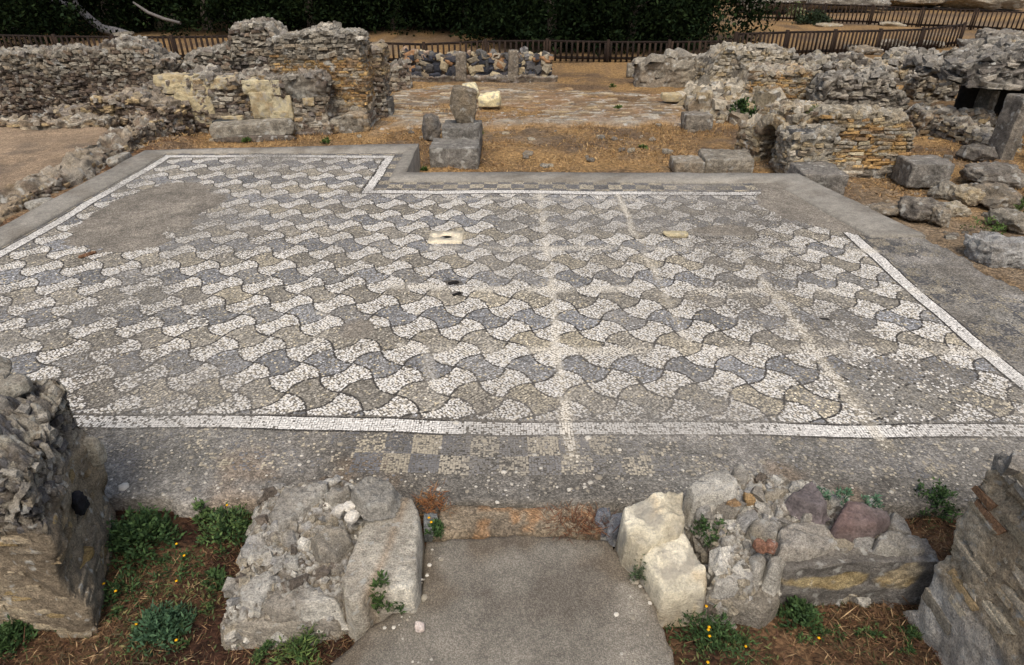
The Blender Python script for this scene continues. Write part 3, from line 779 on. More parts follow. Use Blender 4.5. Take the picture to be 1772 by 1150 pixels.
for i, (px, py, w) in enumerate(((785, 490, .12), (790, 509, .09), (1427, 553, .11))):
    x, y = U(px, py)
    rock('basalt_chip', x, y, -.005, (w, w * .5, .018), [25, 40, -8][i], label=['black chip on the mosaic by the jagged crack, the upper of two', 'black chip on the mosaic just below another black chip', 'lone black chip on the right half of the mosaic'][i], cat='stone', pal=[lin(30, 28, 27), lin(36, 33, 32)], n=6, m=M_DARK)  # flat black lumps stand in for the shade in small floor pits

# ------------------------------------------------------------------ path and threshold
def plate(name, poly, z, zb, c, m, amp=.006, label=None, cat=None, kind=None, res=.03, edge=.03):
    xs = np.arange(min(p[0] for p in poly) - res, max(p[0] for p in poly) + 2 * res, res); ys = np.arange(min(p[1] for p in poly) - res, max(p[1] for p in poly) + 2 * res, res)
    X, Y = np.meshgrid(xs, ys, indexing='ij'); x, y = X.ravel(), Y.ravel(); p = np.stack([x, y, 0 * x], 1)
    ins = inpoly(x, y, poly); d = np.where(ins, 1, -1) * pdist(x, y, poly) + edge * .7 * fbm(p, 5, 3, 88)
    zz = zb + (z + amp * fbm(p, 1.5, 3, 91) - zb) * sst(-edge, edge * .3, d)
    i, j = np.meshgrid(np.arange(len(xs) - 1), np.arange(len(ys) - 1), indexing='ij'); i = i.ravel(); j = j.ravel(); ny = len(ys)
    F = np.stack([i * ny + j, (i + 1) * ny + j, (i + 1) * ny + j + 1, i * ny + j + 1], 1); F = F[(d[F] > -edge * 2).any(1)]
    col = c * (1 + .2 * fbm(p, 1.3, 4, 92) + .14 * fbm(p, 7, 3, 93))[:, None]
    col = mix(col, lin(96, 84, 68), np.clip(1 - d / .14 + 1.1 * fbm(p, 5, 4, 94), 0, 1) * .65)
    col = mix(col, lin(92, 84, 74), np.clip(fbm(p, 2.2, 4, 96) * 1.5 - .4, 0, .5))
    u = np.unique(F); rm = np.full(len(x), -1); rm[u] = np.arange(len(u))
    V = np.stack([x, y, zz], 1)[u]
    return mk(name, V, rm[F], col[u], m, label=label, cat=cat, kind=kind), V
plate('path', [(-.55, 2.58), (0, 2.64), (.55, 2.6), (.72, 2.25), (.78, 1.9), (.8, .2), (-1.2, .2), (-.95, 1.78), (-.77, 2.02), (-.53, 2.22)], .0, -.16, lin(130, 124, 112), M_PATH, kind='structure', label='grey aggregate concrete path leading up to the doorway', cat='path', res=.02, edge=.016)
th_o, th_v = plate('threshold_slab', [(-.5, 2.63), (.5, 2.66), (.47, 2.86), (-.5, 2.86)], .02, -.16, lin(148, 134, 112), M_SLAB, label='worn doorway threshold slab spotted with orange lichen', cat='threshold', res=.02)
ca = th_o.data.color_attributes['Col']; cc = np.ones((len(th_v), 4), np.float32); ca.data.foreach_get('color', cc.ravel())
buf = np.zeros(len(th_v) * 4, np.float32); ca.data.foreach_get('color', buf); buf = buf.reshape(-1, 4)
w = np.clip(fbm(th_v, 9, 4, 95) * 1.7 - .1, 0, .7); buf[:, :3] = mix(buf[:, :3], lin(170, 126, 82), w * .8); ca.data.foreach_set('color', buf.ravel().astype(np.float32))

# ------------------------------------------------------------------ foreground: piers, rubble stubs, jambs
def pier_style(seed):
    strata = brick(.075, .5, [lin(150, 136, 112), lin(168, 152, 122), lin(140, 124, 100), lin(176, 148, 92), lin(128, 116, 100)], mort=lin(128, 120, 106), seed=seed, miss=.0)
    top = rubble(.085, [lin(120, 112, 100), lin(150, 142, 126), lin(92, 90, 90), lin(170, 160, 140), lin(84, 82, 84)], 1.3, lin(96, 86, 74), .2, seed=seed + 1)
    pl = plaster(lin(140, 130, 112), lin(116, 106, 92), seed + 2, 2.2)
    return strata, top, pl
sa, ta, pa = pier_style(21); pa = plaster(lin(160, 146, 122), lin(132, 119, 99), 23, 2.2)
pier = thing('broken_pier', 'tall broken masonry pier with pitted top at the lower left', 'ruin', (-2.9, 2.5, -.2))
wall('masonry', (-3.77, 2.05), (-2.27, 2.05), .85, -.2, [(0, 1.1), (.9, 1.08), (1.25, 1.04), (1.42, .98), (1.5, .9)],
     layered(pa, (above(.62, .05, 12, .16), rubble(.07, [lin(120, 112, 100), lin(150, 142, 126), lin(92, 90, 90), lin(160, 152, 134)], 1.3, lin(96, 86, 74), .15, seed=22))),
     res=.012, depth=.03, rag=.05, big=.05, seed=21, m=M_NEAR, parent=pier, skew=-.36, batter=.1, endrag=.07, topamt=.15, pits=(.6, .05),
     stones=[(None, SP(.042, .17, [lin(158, 144, 120), lin(166, 152, 126), lin(142, 130, 110), lin(156, 138, 108), lin(172, 150, 108)], pr=.009, miss=.5, rot=.03, zj=.15, top=0, gap=.8, jit=.14)),
             (above(.6, .05, 12, .16), SP(.036, .06, [lin(154, 146, 132), lin(130, 122, 110), lin(172, 164, 148), lin(104, 100, 96), lin(140, 130, 112)], pr=.02, miss=.4, rot=.35, zj=.4, jit=.28, top=.45))])
rock('capstone', -3.0, 2.7, 1.0, (.5, .34, .14), 20, (6, 4), parent=pier, pal=GREY, n=18, m=M_NEAR)
for i, (x, y, z, dx, dy, dz, rz) in enumerate(((-2.62, 2.25, .95, .2, .16, .12, 30), (-2.9, 2.2, 1.0, .22, .2, .13, -20), (-2.72, 2.7, .95, .2, .15, .1, 50), (-3.1, 2.4, 1.02, .24, .2, .13, 70))):
    rock('embedded_stone', x, y, z, (dx, dy, dz), rz, parent=pier, pal=[lin(170, 164, 148), lin(140, 132, 118)], n=12, m=M_NEAR, round_=.6)
rock('black_stone', -2.40, 2.46, .34, (.05, .075, .15), 0, (14, 12), parent=pier, pal=[lin(30, 32, 36), lin(40, 40, 44)], n=12, round_=.2, rough=.3, m=M_DARK)  # black lump stands in for the shade inside a void in the masonry
rock('ochre_brick', -2.37, 2.24, .14, (.06, .24, .05), 0, (-8, 6), parent=pier, pal=[lin(172, 146, 96), lin(156, 130, 86)], n=10, round_=.12, m=M_NEAR)
rock('white_stone', -2.55, 2.84, .36, (.14, .12, .2), 10, parent=pier, pal=[lin(186, 178, 158), lin(170, 160, 140)], n=10, m=M_NEAR)

sb, tb, pb = pier_style(47)
pier2 = thing('brick_pier', 'tall broken pier with slanting brick courses at the lower right', 'ruin', (2.8, 1.5, -.2))
wall('masonry', (2.16, 2.2), (2.16, .5), 1.0, -.2, [(0, 1.06), (.35, 1.12), (.9, 1.2), (1.7, 1.2)],
     layered(plaster(lin(204, 192, 168), lin(172, 156, 130), 61, 3),
             (lambda q: 1 - sst(.22, .36, q[:, 2] + .1 * fbm(q, 2.5, 2, 19)), plaster(lin(212, 206, 192), lin(176, 168, 154), 14, 3))),
     res=.0125, depth=.02, rag=.04, big=.03, seed=47, m=M_NEAR, parent=pier2, batter=.04, endrag=.08, topamt=.2, pits=(.3, .025),
     stones=[(None, SP(.05, .2, [lin(204, 190, 164), lin(186, 170, 142), lin(208, 194, 166), lin(190, 164, 122), lin(178, 162, 140)], pr=.006, miss=.5, rot=.025, zj=.2, gap=.84, jit=.12, top=0)),
             (lambda q: sst(.68, .72, q[:, 2]) * (1 - sst(.9, .94, q[:, 2])), SP(.05, .16, [lin(160, 128, 96), lin(172, 148, 112), lin(150, 118, 90), lin(168, 156, 132)], pr=.012, miss=.15, rot=.04, zj=.1, gap=.86, jit=.18, top=0)),
             (lambda q: sst(.96, 1.0, q[:, 2]), SP(.05, .1, [lin(160, 154, 142), lin(136, 128, 116), lin(180, 174, 160)], pr=.03, miss=.2, rot=.3, jit=.25)),
             (lambda q: 1 - sst(.22, .3, q[:, 2] + .1 * fbm(q, 2.5, 2, 19)), SP(.08, .2, [lin(170, 160, 140)], miss=.9, pr=.01, top=0))])
rock('capstone', 2.62, 1.95, 1.04, (.42, .4, .12), 15, (3, 3), parent=pier2, pal=GREY, n=16, m=M_NEAR)

def mound(name, poly, zb, zt, style, edge=.08, res=.016, depth=.07, tilt=(0, 0), seed=1, m=None, parent=None, big=.05, shoulder=0, wob=.03, fine=.010, fill=None, **kw):
    """low lump of rubble masonry: plan outline, ragged top"""
    xs = np.arange(min(p[0] for p in poly) - .1, max(p[0] for p in poly) + .1, res); ys = np.arange(min(p[1] for p in poly) - .1, max(p[1] for p in poly) + .1, res)
    X, Y = np.meshgrid(xs, ys, indexing='ij'); x, y = X.ravel(), Y.ravel(); p = np.stack([x, y, 0 * x], 1)
    d = np.where(inpoly(x, y, poly), 1, -1) * pdist(x, y, poly) + wob * fbm(p, 5, 3, seed)
    mx_, my_ = np.mean([q[0] for q in poly]), np.mean([q[1] for q in poly])
    zz = zb - .06 + (zt - zb + .06 - shoulder * np.exp(-np.maximum(d, 0) / .035) + tilt[0] * (x - mx_) + tilt[1] * (y - my_) + big * fbm(p, 2.2, 3, seed + 1)) * sst(-edge, edge * .6, d)
    rel, c = style(np.stack([x, y, zz], 1))
    zz = zz + depth * (rel - .5) * sst(-edge, edge, d) + fine * fbm(p, 16, 4, seed + 3, .65)
    i, j = np.meshgrid(np.arange(len(xs) - 1), np.arange(len(ys) - 1), indexing='ij'); i = i.ravel(); j = j.ravel(); ny = len(ys)
    F = np.stack([i * ny + j, (i + 1) * ny + j, (i + 1) * ny + j + 1, i * ny + j + 1], 1); F = F[(d[F] > -edge * 1.3).any(1)]
    c = c * (1 + .2 * fbm(p, 1.5, 3, seed + 9))[:, None]
    u = np.unique(F); rm = np.full(len(x), -1); rm[u] = np.arange(len(u))
    V, F, c = np.stack([x, y, zz], 1)[u], rm[F], c[u]; sm = True
    if fill:
        v2, f2, c2 = strew(V, F, *fill); sm = np.r_[np.ones(len(F), bool), np.zeros(len(f2), bool)]; F = np.concatenate([F, f2 + len(V)]); V = np.concatenate([V, v2]); c = np.concatenate([c, c2])
    return mk(name, V, F, c, m or M_NEAR, parent, None if parent is not None else (mx_, my_, zb), sm, **kw)

def strew(co, F, n, size, pal, seed=1):
    """angular rubble bedded in the surface of a mound, part of its mesh"""
    g = np.random.default_rng(seed); fn = np.cross(co[F[:, 2]] - co[F[:, 0]], co[F[:, 3]] - co[F[:, 1]]); ar = np.linalg.norm(fn, axis=1); fn = fn / np.maximum(ar, 1e-9)[:, None]
    fn[fn[:, 2] < 0] *= -1; ce = co[F].mean(1); ar = ar * (ce[:, 2] > np.percentile(co[:, 2], 12)); k = g.choice(len(F), n, p=ar / ar.sum())
    nn = fn[k] + .4 * g.normal(size=(n, 3)); nn /= np.linalg.norm(nn, axis=1)[:, None]
    tx = np.cross(nn, g.normal(size=(n, 3))); tx /= np.linalg.norm(tx, axis=1)[:, None]; up = np.cross(nn, tx)
    sz = size * g.lognormal(0, .45, n)
    V, F2 = stonebox(ce[k], tx, nn, up, sz * g.uniform(.5, .9, n), sz * g.uniform(.35, .7, n), sz * g.uniform(.3, .7, n), size * .8, g, .25)
    c = np.array(pal)[g.integers(0, len(pal), n)] * g.uniform(.75, 1.22, n)[:, None]
    return V, F2, np.repeat(c, 12, 0)
def UU(pts, z): return [U(a, b, z) for a, b in pts]
GREY2 = [lin(158, 152, 140), lin(140, 132, 118), lin(172, 166, 152), lin(128, 120, 108)]
def pstone(px, py, z, wpx, hpx, dz, rz=0, parent=None, name='embedded_stone', pal=GREY2, tilt=(0, 0), n=14, m=None, label=None, cat='stone', **kw):
    """stone filling a photo patch centred at px,py with width wpx and plan depth hpx (pixels), standing on z - dz"""
    a = U(px - wpx / 2, py, z); b = U(px + wpx / 2, py, z); e = U(px, py - hpx / 2, z); f = U(px, py + hpx / 2, z); c = U(px, py, z)
    return rock(name, c[0], c[1], z - dz, (abs(b[0] - a[0]), abs(e[1] - f[1]), dz), rz, tilt, label, cat, parent=parent, pal=pal, n=n, m=m or M_NEAR, **kw)

def zp(pts, ox, oy, sc): return [(ox + a / sc, oy + b / sc) for a, b in pts]
CJ_ = [lin(214, 205, 178), lin(190, 183, 164), lin(206, 198, 176)]
def traced(name, pts, z, th, parent=None, pal=GREY2, m=None, seed=None, shoulder=.012, rough=.016, edge=.018, tilt=None, **kw):
    """a stone with its own outline and thickness: outline on its upper face at height z, th thick"""
    SEED[0] += 1; sd = seed or SEED[0]
    if tilt is None: tilt = (random.uniform(-.12, .12), random.uniform(-.1, .12))
    def st(q):
        n1 = fbm(q, 11, 5, sd, .65); n2 = fbm(q, 3, 3, sd + 1)
        n1 = n1 - .7 * np.abs(fbm(q, 6, 3, sd + 4))
        c = mix(np.broadcast_to(pal[sd % len(pal)], (len(q), 3)), pal[(sd + 1) % len(pal)], np.clip(.5 + n2 * 1.2, 0, 1)) * (1 + .2 * n1)[:, None]
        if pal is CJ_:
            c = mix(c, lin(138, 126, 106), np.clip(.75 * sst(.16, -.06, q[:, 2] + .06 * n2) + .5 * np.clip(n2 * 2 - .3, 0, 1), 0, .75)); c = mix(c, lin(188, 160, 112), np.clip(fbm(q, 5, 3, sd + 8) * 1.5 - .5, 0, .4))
        return .62 + .5 * n1, c
    return mound(name, UU(pts, z), z - th + .06, z, st, edge=edge, res=.0095, depth=rough * 2.6, seed=sd, m=m, parent=parent, big=rough, shoulder=shoulder, wob=.018, tilt=tilt, **kw)

def gravelly(pal, size, seed):
    return layered(rubble(size, pal, 1.0, lin(128, 118, 100), .10, .3, seed), (lambda q: sst(-.1, .3, fbm(q, 4, 3, seed + 5)), rubble(.035, pal + [lin(190, 184, 170)], 1.0, lin(126, 114, 96), .2, .3, seed + 7)))
PG = [lin(180, 175, 163), lin(156, 150, 138), lin(192, 187, 174), lin(142, 135, 122), lin(168, 158, 138), lin(162, 159, 152)]
stub = thing('rubble_stub', 'low stub of rubble masonry with grey stones left of the doorway', 'ruin', (*U(500, 980), -.12))
mound('rubble_core', UU([(384, 1075), (412, 1000), (430, 905), (475, 850), (600, 838), (662, 850), (640, 930), (600, 1050)], .06), -.14, .1, gravelly(PG, .085, 71), tilt=(0, .05), seed=71, parent=stub, edge=.07, depth=.035, res=.011, big=.03, fill=(520, .022, PG + [lin(186, 180, 166), lin(118, 108, 96)], 5))
Z5 = lambda p: zp(p, 350, 780, 3.109)
for pts, z, th in (([(350, 330), (375, 250), (430, 175), (600, 165), (680, 168), (620, 250), (560, 290), (450, 370), (400, 400)], .2, .25), ([(650, 240), (690, 195), (800, 185), (800, 225), (700, 245)], .2, .15), ([(590, 450), (680, 400), (770, 420), (790, 460), (700, 545), (620, 530)], .19, .12),
        ([(205, 520), (240, 450), (320, 430), (335, 500), (290, 555), (230, 560)], .14, .24), ([(340, 580), (380, 530), (440, 560), (430, 600), (380, 625)], .14, .1), ([(200, 580), (290, 565), (305, 600), (250, 650), (205, 620)], .08, .2),
        ([(190, 740), (230, 680), (330, 640), (420, 620), (400, 700), (310, 830), (200, 815)], .12, .22), ([(310, 830), (400, 705), (520, 680), (640, 720), (740, 790), (745, 820), (600, 835), (400, 845)], .11, .2), ([(75, 945), (130, 840), (190, 790), (230, 830), (380, 850), (740, 835), (720, 890), (600, 890), (450, 930), (240, 955)], .02, .16),
        ([(410, 440), (450, 400), (500, 410), (505, 460), (450, 490), (415, 480)], .16, .12), ([(350, 400), (380, 360), (425, 360), (420, 415), (370, 420)], .18, .14), ([(260, 400), (285, 370), (305, 380), (300, 420), (270, 430)], .06, .18), ([(420, 545), (470, 490), (540, 520), (520, 620), (440, 610)], .14, .1)):
    traced('embedded_stone', Z5(pts), z, th, stub, PG)
traced('flat_stone', Z5([(805, 215), (870, 160), (960, 135), (1030, 180), (1020, 230), (990, 270), (900, 285), (830, 245)]), .29, .1, None, [lin(132, 128, 120), lin(144, 140, 130)], label='flat grey stone perched at the far end of the rounded door jamb', cat='stone')
for i, (px, py) in enumerate(((588, 877), (604, 872), (608, 889))):
    pstone(px, py, .22, 17 + 3 * i, 15, .05, 30 * i, None, 'white_pebble', [lin(226, 220, 206), lin(210, 202, 186)], label='small white pebble lying on the rubble stub left of the doorway', cat='pebble', group='white pebbles on the left rubble stub', n=10, round_=.6, m=M_PALE)
traced('oval_stone', Z5([(128, 740), (140, 690), (175, 668), (205, 680), (190, 730), (150, 775), (130, 770)]), .0, .12, None, [lin(186, 180, 168), lin(168, 162, 150)], shoulder=.04, label='smooth oval grey stone leaning on the left stub above the weeds', cat='stone')
pstone(726, 1080, .04, 16, 16, .035, 10, None, 'white_stone', [lin(222, 208, 196), lin(206, 190, 178)], label='single white stone lying on the grey path', n=10, m=M_PALE, round_=.5)

def jstyle(q):
    n1 = fbm(q, 9, 4, 5); n2 = fbm(q, 3, 3, 6)
    c = mix(np.broadcast_to(lin(198, 190, 172), (len(q), 3)), lin(170, 160, 142), np.clip(.5 + n2, 0, 1)) * (1 + .2 * n1)[:, None]
    ax = q[:, 0] - (-.62 + .13 * (q[:, 1] - 2.4))
    c = mix(c, lin(228, 221, 202), np.clip(sst(-.03, .05, ax + .03 * n2) * .9, 0, 1) * np.clip(.7 + n1, .2, 1)); c = mix(c, lin(156, 122, 82), np.clip(1 - np.abs(ax + .1 + .02 * n2) / .04, 0, 1) * .45)
    c = mix(c, lin(190, 182, 164), sst(-.15, -.3, q[:, 1] - 2.32 + .05 * n2) * .6)
    return .5 + .5 * n1, c
mound('door_jamb', UU([(618, 925), (640, 880), (662, 860), (690, 850), (715, 858), (726, 880), (726, 920), (722, 1000), (714, 1022), (640, 1018), (628, 1040), (606, 1046), (592, 1030), (590, 1000)], .18), -.1, .18, jstyle, edge=.016, res=.0085, depth=.014, big=.006, seed=5, shoulder=.016, wob=.008, fine=.004,
      label='long rounded limestone door jamb block on the left of the path', cat='stone block')
j2 = thing('cream_jamb', 'bright cream limestone door jamb in two pieces right of the path', 'stone block', (*U(1150, 950), -.1))
CJ = CJ_
Z6 = lambda p: zp(p, 980, 760, 2.948)
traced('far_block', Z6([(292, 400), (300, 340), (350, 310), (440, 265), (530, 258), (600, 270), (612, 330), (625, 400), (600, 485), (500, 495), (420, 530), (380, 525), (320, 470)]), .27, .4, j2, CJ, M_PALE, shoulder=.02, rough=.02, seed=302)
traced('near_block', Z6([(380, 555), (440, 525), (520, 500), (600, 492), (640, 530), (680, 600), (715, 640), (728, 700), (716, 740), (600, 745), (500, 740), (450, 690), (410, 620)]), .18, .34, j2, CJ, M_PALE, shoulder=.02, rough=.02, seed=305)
BG = [lin(138, 140, 142), lin(126, 128, 132)]
traced('grey_peg_stone', Z6([(145, 390), (160, 345), (220, 340), (230, 385), (195, 390), (190, 410), (215, 430), (190, 445), (150, 420)]), .06, .14, None, BG, label='small blue grey stone beside the cream jamb at the threshold', cat='stone', shoulder=.008, edge=.02)
traced('grey_chip', Z6([(205, 470), (205, 420), (250, 380), (290, 370), (300, 420), (250, 470)]), .02, .12, None, BG, label='pale grey chip just right of the blue grey stone at the threshold', cat='stone', shoulder=.008, edge=.02)
pstone(745, 900, .04, 24, 28, .12, 6, None, 'grey_block', [lin(132, 134, 130), lin(120, 122, 118)], label='small dark grey block wedged beside the rounded jamb at the threshold', n=10, round_=.15)

stub2 = thing('rubble_wall_stub', 'broad rubble stub with plastered front face right of the doorway', 'ruin', (*U(1430, 960), -.12))
mound('rubble_core', UU([(1240, 990), (1240, 940), (1195, 870), (1225, 825), (1300, 812), (1400, 835), (1540, 875), (1600, 930), (1590, 955), (1340, 955), (1300, 1000)], .18), -.14, .18, gravelly(PG, .09, 81), tilt=(0, .05), seed=81, parent=stub2, edge=.12, depth=.035, res=.011, big=.035, fill=(700, .028, PG + [lin(186, 180, 166), lin(118, 108, 96)], 6))
x0, y0 = U(1345, 1056, -.12); x1, y1 = U(1608, 1050, -.12)
wall('plastered_face', (x0, y0 + .02), (x1, y1 + .02), .22, -.2, [(0, .17), (.3, .2), (.7, .21)],
     layered(plaster(lin(132, 127, 118), lin(110, 106, 100), 31, 3), (blob(.25, .07, .24, .055, 6, .12), plaster(lin(190, 172, 130), lin(164, 144, 104), 32, 8)), (blob(.62, .06, .13, .1, 9, .12), plaster(lin(174, 152, 110), lin(164, 152, 128), 33, 8))),
     res=.011, depth=.02, rag=.015, big=.012, seed=31, m=M_NEAR, parent=stub2, batter=.25, endrag=.02, topcol=lin(150, 142, 128))
for pts, z, th in (([(620, 230), (690, 180), (810, 150), (880, 220), (880, 290), (830, 310), (760, 280), (660, 290)], .3, .25), ([(860, 130), (900, 120), (930, 170), (920, 230), (850, 180)], .26, .2), ([(1000, 240), (1060, 225), (1140, 250), (1090, 300), (1010, 280)], .25, .14),
        ([(930, 440), (970, 400), (1060, 400), (1100, 430), (1060, 490), (980, 500)], .25, .16), ([(750, 690), (830, 640), (930, 620), (960, 700), (870, 735), (760, 740)], .12, .2), ([(930, 580), (990, 560), (1030, 610), (1000, 680), (950, 660)], .18, .2), ([(1030, 600), (1090, 575), (1140, 620), (1090, 670), (1040, 650)], .2, .2),
        ([(790, 500), (840, 480), (880, 500), (840, 535), (800, 525)], .2, .14), ([(750, 760), (950, 730), (1080, 700), (1090, 800), (1000, 885), (940, 870), (760, 800)], .02, .16), ([(880, 330), (960, 340), (980, 400), (920, 440), (870, 400)], .23, .14), ([(660, 330), (720, 305), (750, 335), (720, 365), (670, 360)], .24, .16), ([(960, 260), (1000, 300), (1060, 310), (1050, 370), (960, 350)], .23, .14), ([(1060, 310), (1140, 300), (1150, 360), (1110, 400), (1060, 390)], .24, .12)):
    traced('embedded_stone', Z6(pts), z, th, stub2, PG, rough=.016)
Z7 = lambda p: zp(p, 1330, 740, 2.805)
for pts, z, th, pal in (([(520, 530), (580, 485), (650, 510), (740, 520), (755, 570), (600, 592), (520, 570)], .25, .2, PG), ([(40, 500), (80, 460), (280, 430), (330, 480), (340, 550), (300, 565), (160, 590), (60, 590)], .26, .22, [lin(172, 165, 152), lin(158, 150, 136)]), ([(600, 400), (680, 450), (705, 500), (650, 510), (600, 470)], .24, .2, PG), ([(400, 510), (500, 500), (530, 530), (500, 570), (420, 560)], .22, .12, PG), ([(0, 620), (60, 600), (110, 650), (60, 690), (0, 680)], .16, .2, PG), ([(170, 390), (230, 385), (250, 420), (180, 425)], .26, .1, PG)):
    traced('embedded_stone', Z7(pts), z, th, stub2, pal, rough=.016)
traced('purple_stone', Z7([(95, 310), (160, 265), (210, 258), (260, 300), (305, 350), (280, 385), (160, 350)]), .34, .13, None, [lin(126, 116, 114), lin(112, 104, 102)], M_DARK, label='purplish grey stone lying loose on the right rubble stub', cat='stone')
traced('red_basalt_block', Z7([(332, 455), (375, 362), (590, 385), (620, 420), (560, 455), (540, 478), (345, 475)]), .31, .18, None, [lin(120, 110, 106), lin(112, 92, 86)], M_DARK, label='flat dark reddish block at the top of the right rubble stub', cat='stone', shoulder=.012)
for i, (px, py, c_) in enumerate(((1298, 857, lin(172, 142, 100)), (1318, 938, lin(158, 118, 96)), (1272, 868, lin(170, 140, 104)), (1334, 940, lin(154, 114, 94)))):
    pstone(px, py, .29, 18, 16, .06, 20 * i, stub2, 'brick_chip', [c_, c_ * .85], n=10, rough=.25)

# ------------------------------------------------------------------ ruins at the far left
def zat(py, Y, px=886): return ZY(px, py, Y)[1]
def xat(px, Y, py=130): return ZY(px, py, Y)[0]

W1 = thing('rubble_wall', 'long dark brown rubble wall at the far left edge', 'wall', (-10.5, 14.9, GB))
xa = -13.6; Yw = 14.7
wall('rubble_core', (xa, Yw), (-7.75, Yw + .1), .8, GB - .1, [(0, zat(100, Yw)), (1.5, zat(98, Yw))] + [(xat(p, Yw) - xa, zat(q, Yw)) for p, q in ((0, 97), (100, 92), (180, 88), (198, 80), (232, 76), (258, 84), (270, 106), (310, 112))],
     layered(rubble(.13, DBROWN, 2.2, lin(72, 60, 50), .3, .3, 101), (above(.75, .12, 5, .3), rubble(.14, GREY, 1.8, lin(86, 80, 72), .3, .25, 102)), (lambda q: .8 * sst(.1, .5, fbm(q, 1.1, 3, 66)), rubble(.1, DBROWN + GREY, 2.6, lin(66, 54, 46), .3, .3, 104)), (lambda q: .6 * sst(4.9, 5.4, q[:, 0]), rubble(.14, GREY, 1.8, lin(86, 80, 72), .3, .25, 103))),
     res=.034, depth=.09, rag=.07, big=.07, stones=[(None, SP(.062, .13, DBROWN + DBROWN + GREY[:2], pr=.032, miss=.18, rot=.16, zj=.3)), (above(.72, .12, 5, .3), SP(.07, .15, GREY + GREY + DBROWN, pr=.038, miss=.12, rot=.14, zj=.25))], seed=101, parent=W1, topamt=.7)
Yb = 13.9
wall('rubble_footing', (xat(95, Yb, 230), Yb - .1), (xat(318, Yb, 230), Yb - .35), .75, GB - .1, [(0, zat(196, Yb)), (.8, zat(190, Yb)), (1.6, zat(170, Yb)), (2.2, zat(168, Yb)), (3., zat(190, Yb))],
     rubble(.14, DBROWN + TAN[:2], 2.0, lin(92, 78, 62), .3, .25, 111), res=.034, depth=.09, rag=.08, big=.08, stones=[(None, SP(.08, .18, DBROWN + TAN, pr=.05, miss=.15, rot=.18, zj=.3))], seed=111, parent=W1, topcol=lin(150, 140, 124))
x, y = U(240, 205, -.1); rock('fallen_stone', x, y + .5, -.4, (1.1, .8, .75), 15, label='dark eroded lump at the foot of the far left wall', pal=DBROWN, rough=.25, n=22, m=M_WALL)

# plastered platform and the low wall along the kerb
def plat():
    poly = [U(-130, 440, -.1), U(-130, 222, -.1), U(188, 222, -.1), U(196, 242, -.1), U(125, 286, -.1), U(58, 312, -.1), U(-10, 360, -.1)]
    o, V = plate('plaster_floor', poly, -.1, -.3, lin(142, 123, 100), M_SLAB, .05, 'worn brown plaster floor lying beyond the low wall at left', 'floor', 'structure', .06, .1)
plat()
LW = thing('low_wall', 'low ruined wall running beside the left kerb of the mosaic', 'wall', (-7.5, 9.5, -.2))
a0 = U(-150, 432, .0); a1 = U(318, 246, -.1)
wall('rubble_core', (-6.95, 5.0), (-7.1, 13.2), .8, -.3, [(0, -.06), (4, -.04), (5.5, .0), (7, .06), (8.2, .16)],
     layered(rubble(.14, GREY + DBROWN[:3], 1.6, lin(112, 98, 80), .25, .25, 121), (lambda q: sst(.2, .6, fbm(q, 1.2, 3, 122)) * .9, brick(.06, .25, TAN, seed=123)), (lambda q: sst(.3, .6, fbm(q, .9, 3, 126)) * .9, plaster(lin(176, 168, 152), lin(140, 128, 108), 8))),
     res=.045, depth=.07, rag=.07, big=.09, stones=[(None, SP(.06, .15, GREY + TAN + TAN + DBROWN[:2], pr=.018, miss=.55, rot=.08, zj=.15, top=.08))], seed=121, parent=LW, topcol=lin(146, 134, 116), topamt=.35, batter=.3)
wall('rubble_rim', U(-130, 228, -.15), U(192, 226, -.15), .4, -.3, [(0, .1), (1.5, .06), (2.5, .08), (5, .05)], rubble(.13, [lin(170, 156, 132), lin(150, 134, 112), lin(128, 112, 94)], 1.8, seed=127), .045, .06, .06, .06, 127, None, LW, stones=[(None, SP(.07, .2, TAN + GREY, pr=.03, miss=.25, top=.5))])
x, y = U(118, 352, -.05)
for i, (px, py, w) in enumerate(((205, 268, 22), (66, 345, 40))):
    pstone(px, py, .0, w, 14, .16, 20 * i, LW, 'capstone', [lin(176, 172, 160), lin(150, 140, 122)], n=12, m=M_STONE)

# cream ashlar wall with rubble above
W2 = thing('ashlar_wall', 'ruined wall with cream ashlar blocks under grey rubble left of the brick wall', 'wall', (-7, 14.5, GB))
Y2 = 14.25; x2a, x2b = xat(258, Y2, 210), xat(565, Y2, 190)
f2 = lambda px: xat(px, Y2, 170) - x2a
wall('rubble_core', (x2a, Y2 + .1), (x2b, Y2 + .1), .7, GB - .1, [(f2(p), zat(q, Y2)) for p, q in ((262, 150), (300, 142), (335, 134), (400, 138), (450, 133), (500, 130), (540, 128), (562, 145))],
     layered(rubble(.14, GREY + DBROWN, 1.8, lin(104, 94, 82), .3, .25, 131), (blob(f2(520), zat(152, Y2), .42, .25, 12, .2), plaster(lin(138, 136, 126), lin(116, 104, 88), 135, 3)), (lambda q: .8 * (1 - sst(-.1, .1, q[:, 2])) * sst(f2(430), f2(480), q[:, 0]), brick(.1, .4, GREY + DBROWN, seed=136))),
     res=.04, depth=.09, rag=.07, big=.09, stones=[(None, SP(.085, .2, GREY + DBROWN + TAN[:1], pr=.035, miss=.12, rot=.1, zj=.2)), (blob(f2(520), zat(152, Y2), .42, .25, 12, .2), SP(.2, .3, GREY, miss=.97, top=0))], seed=131, parent=W2)
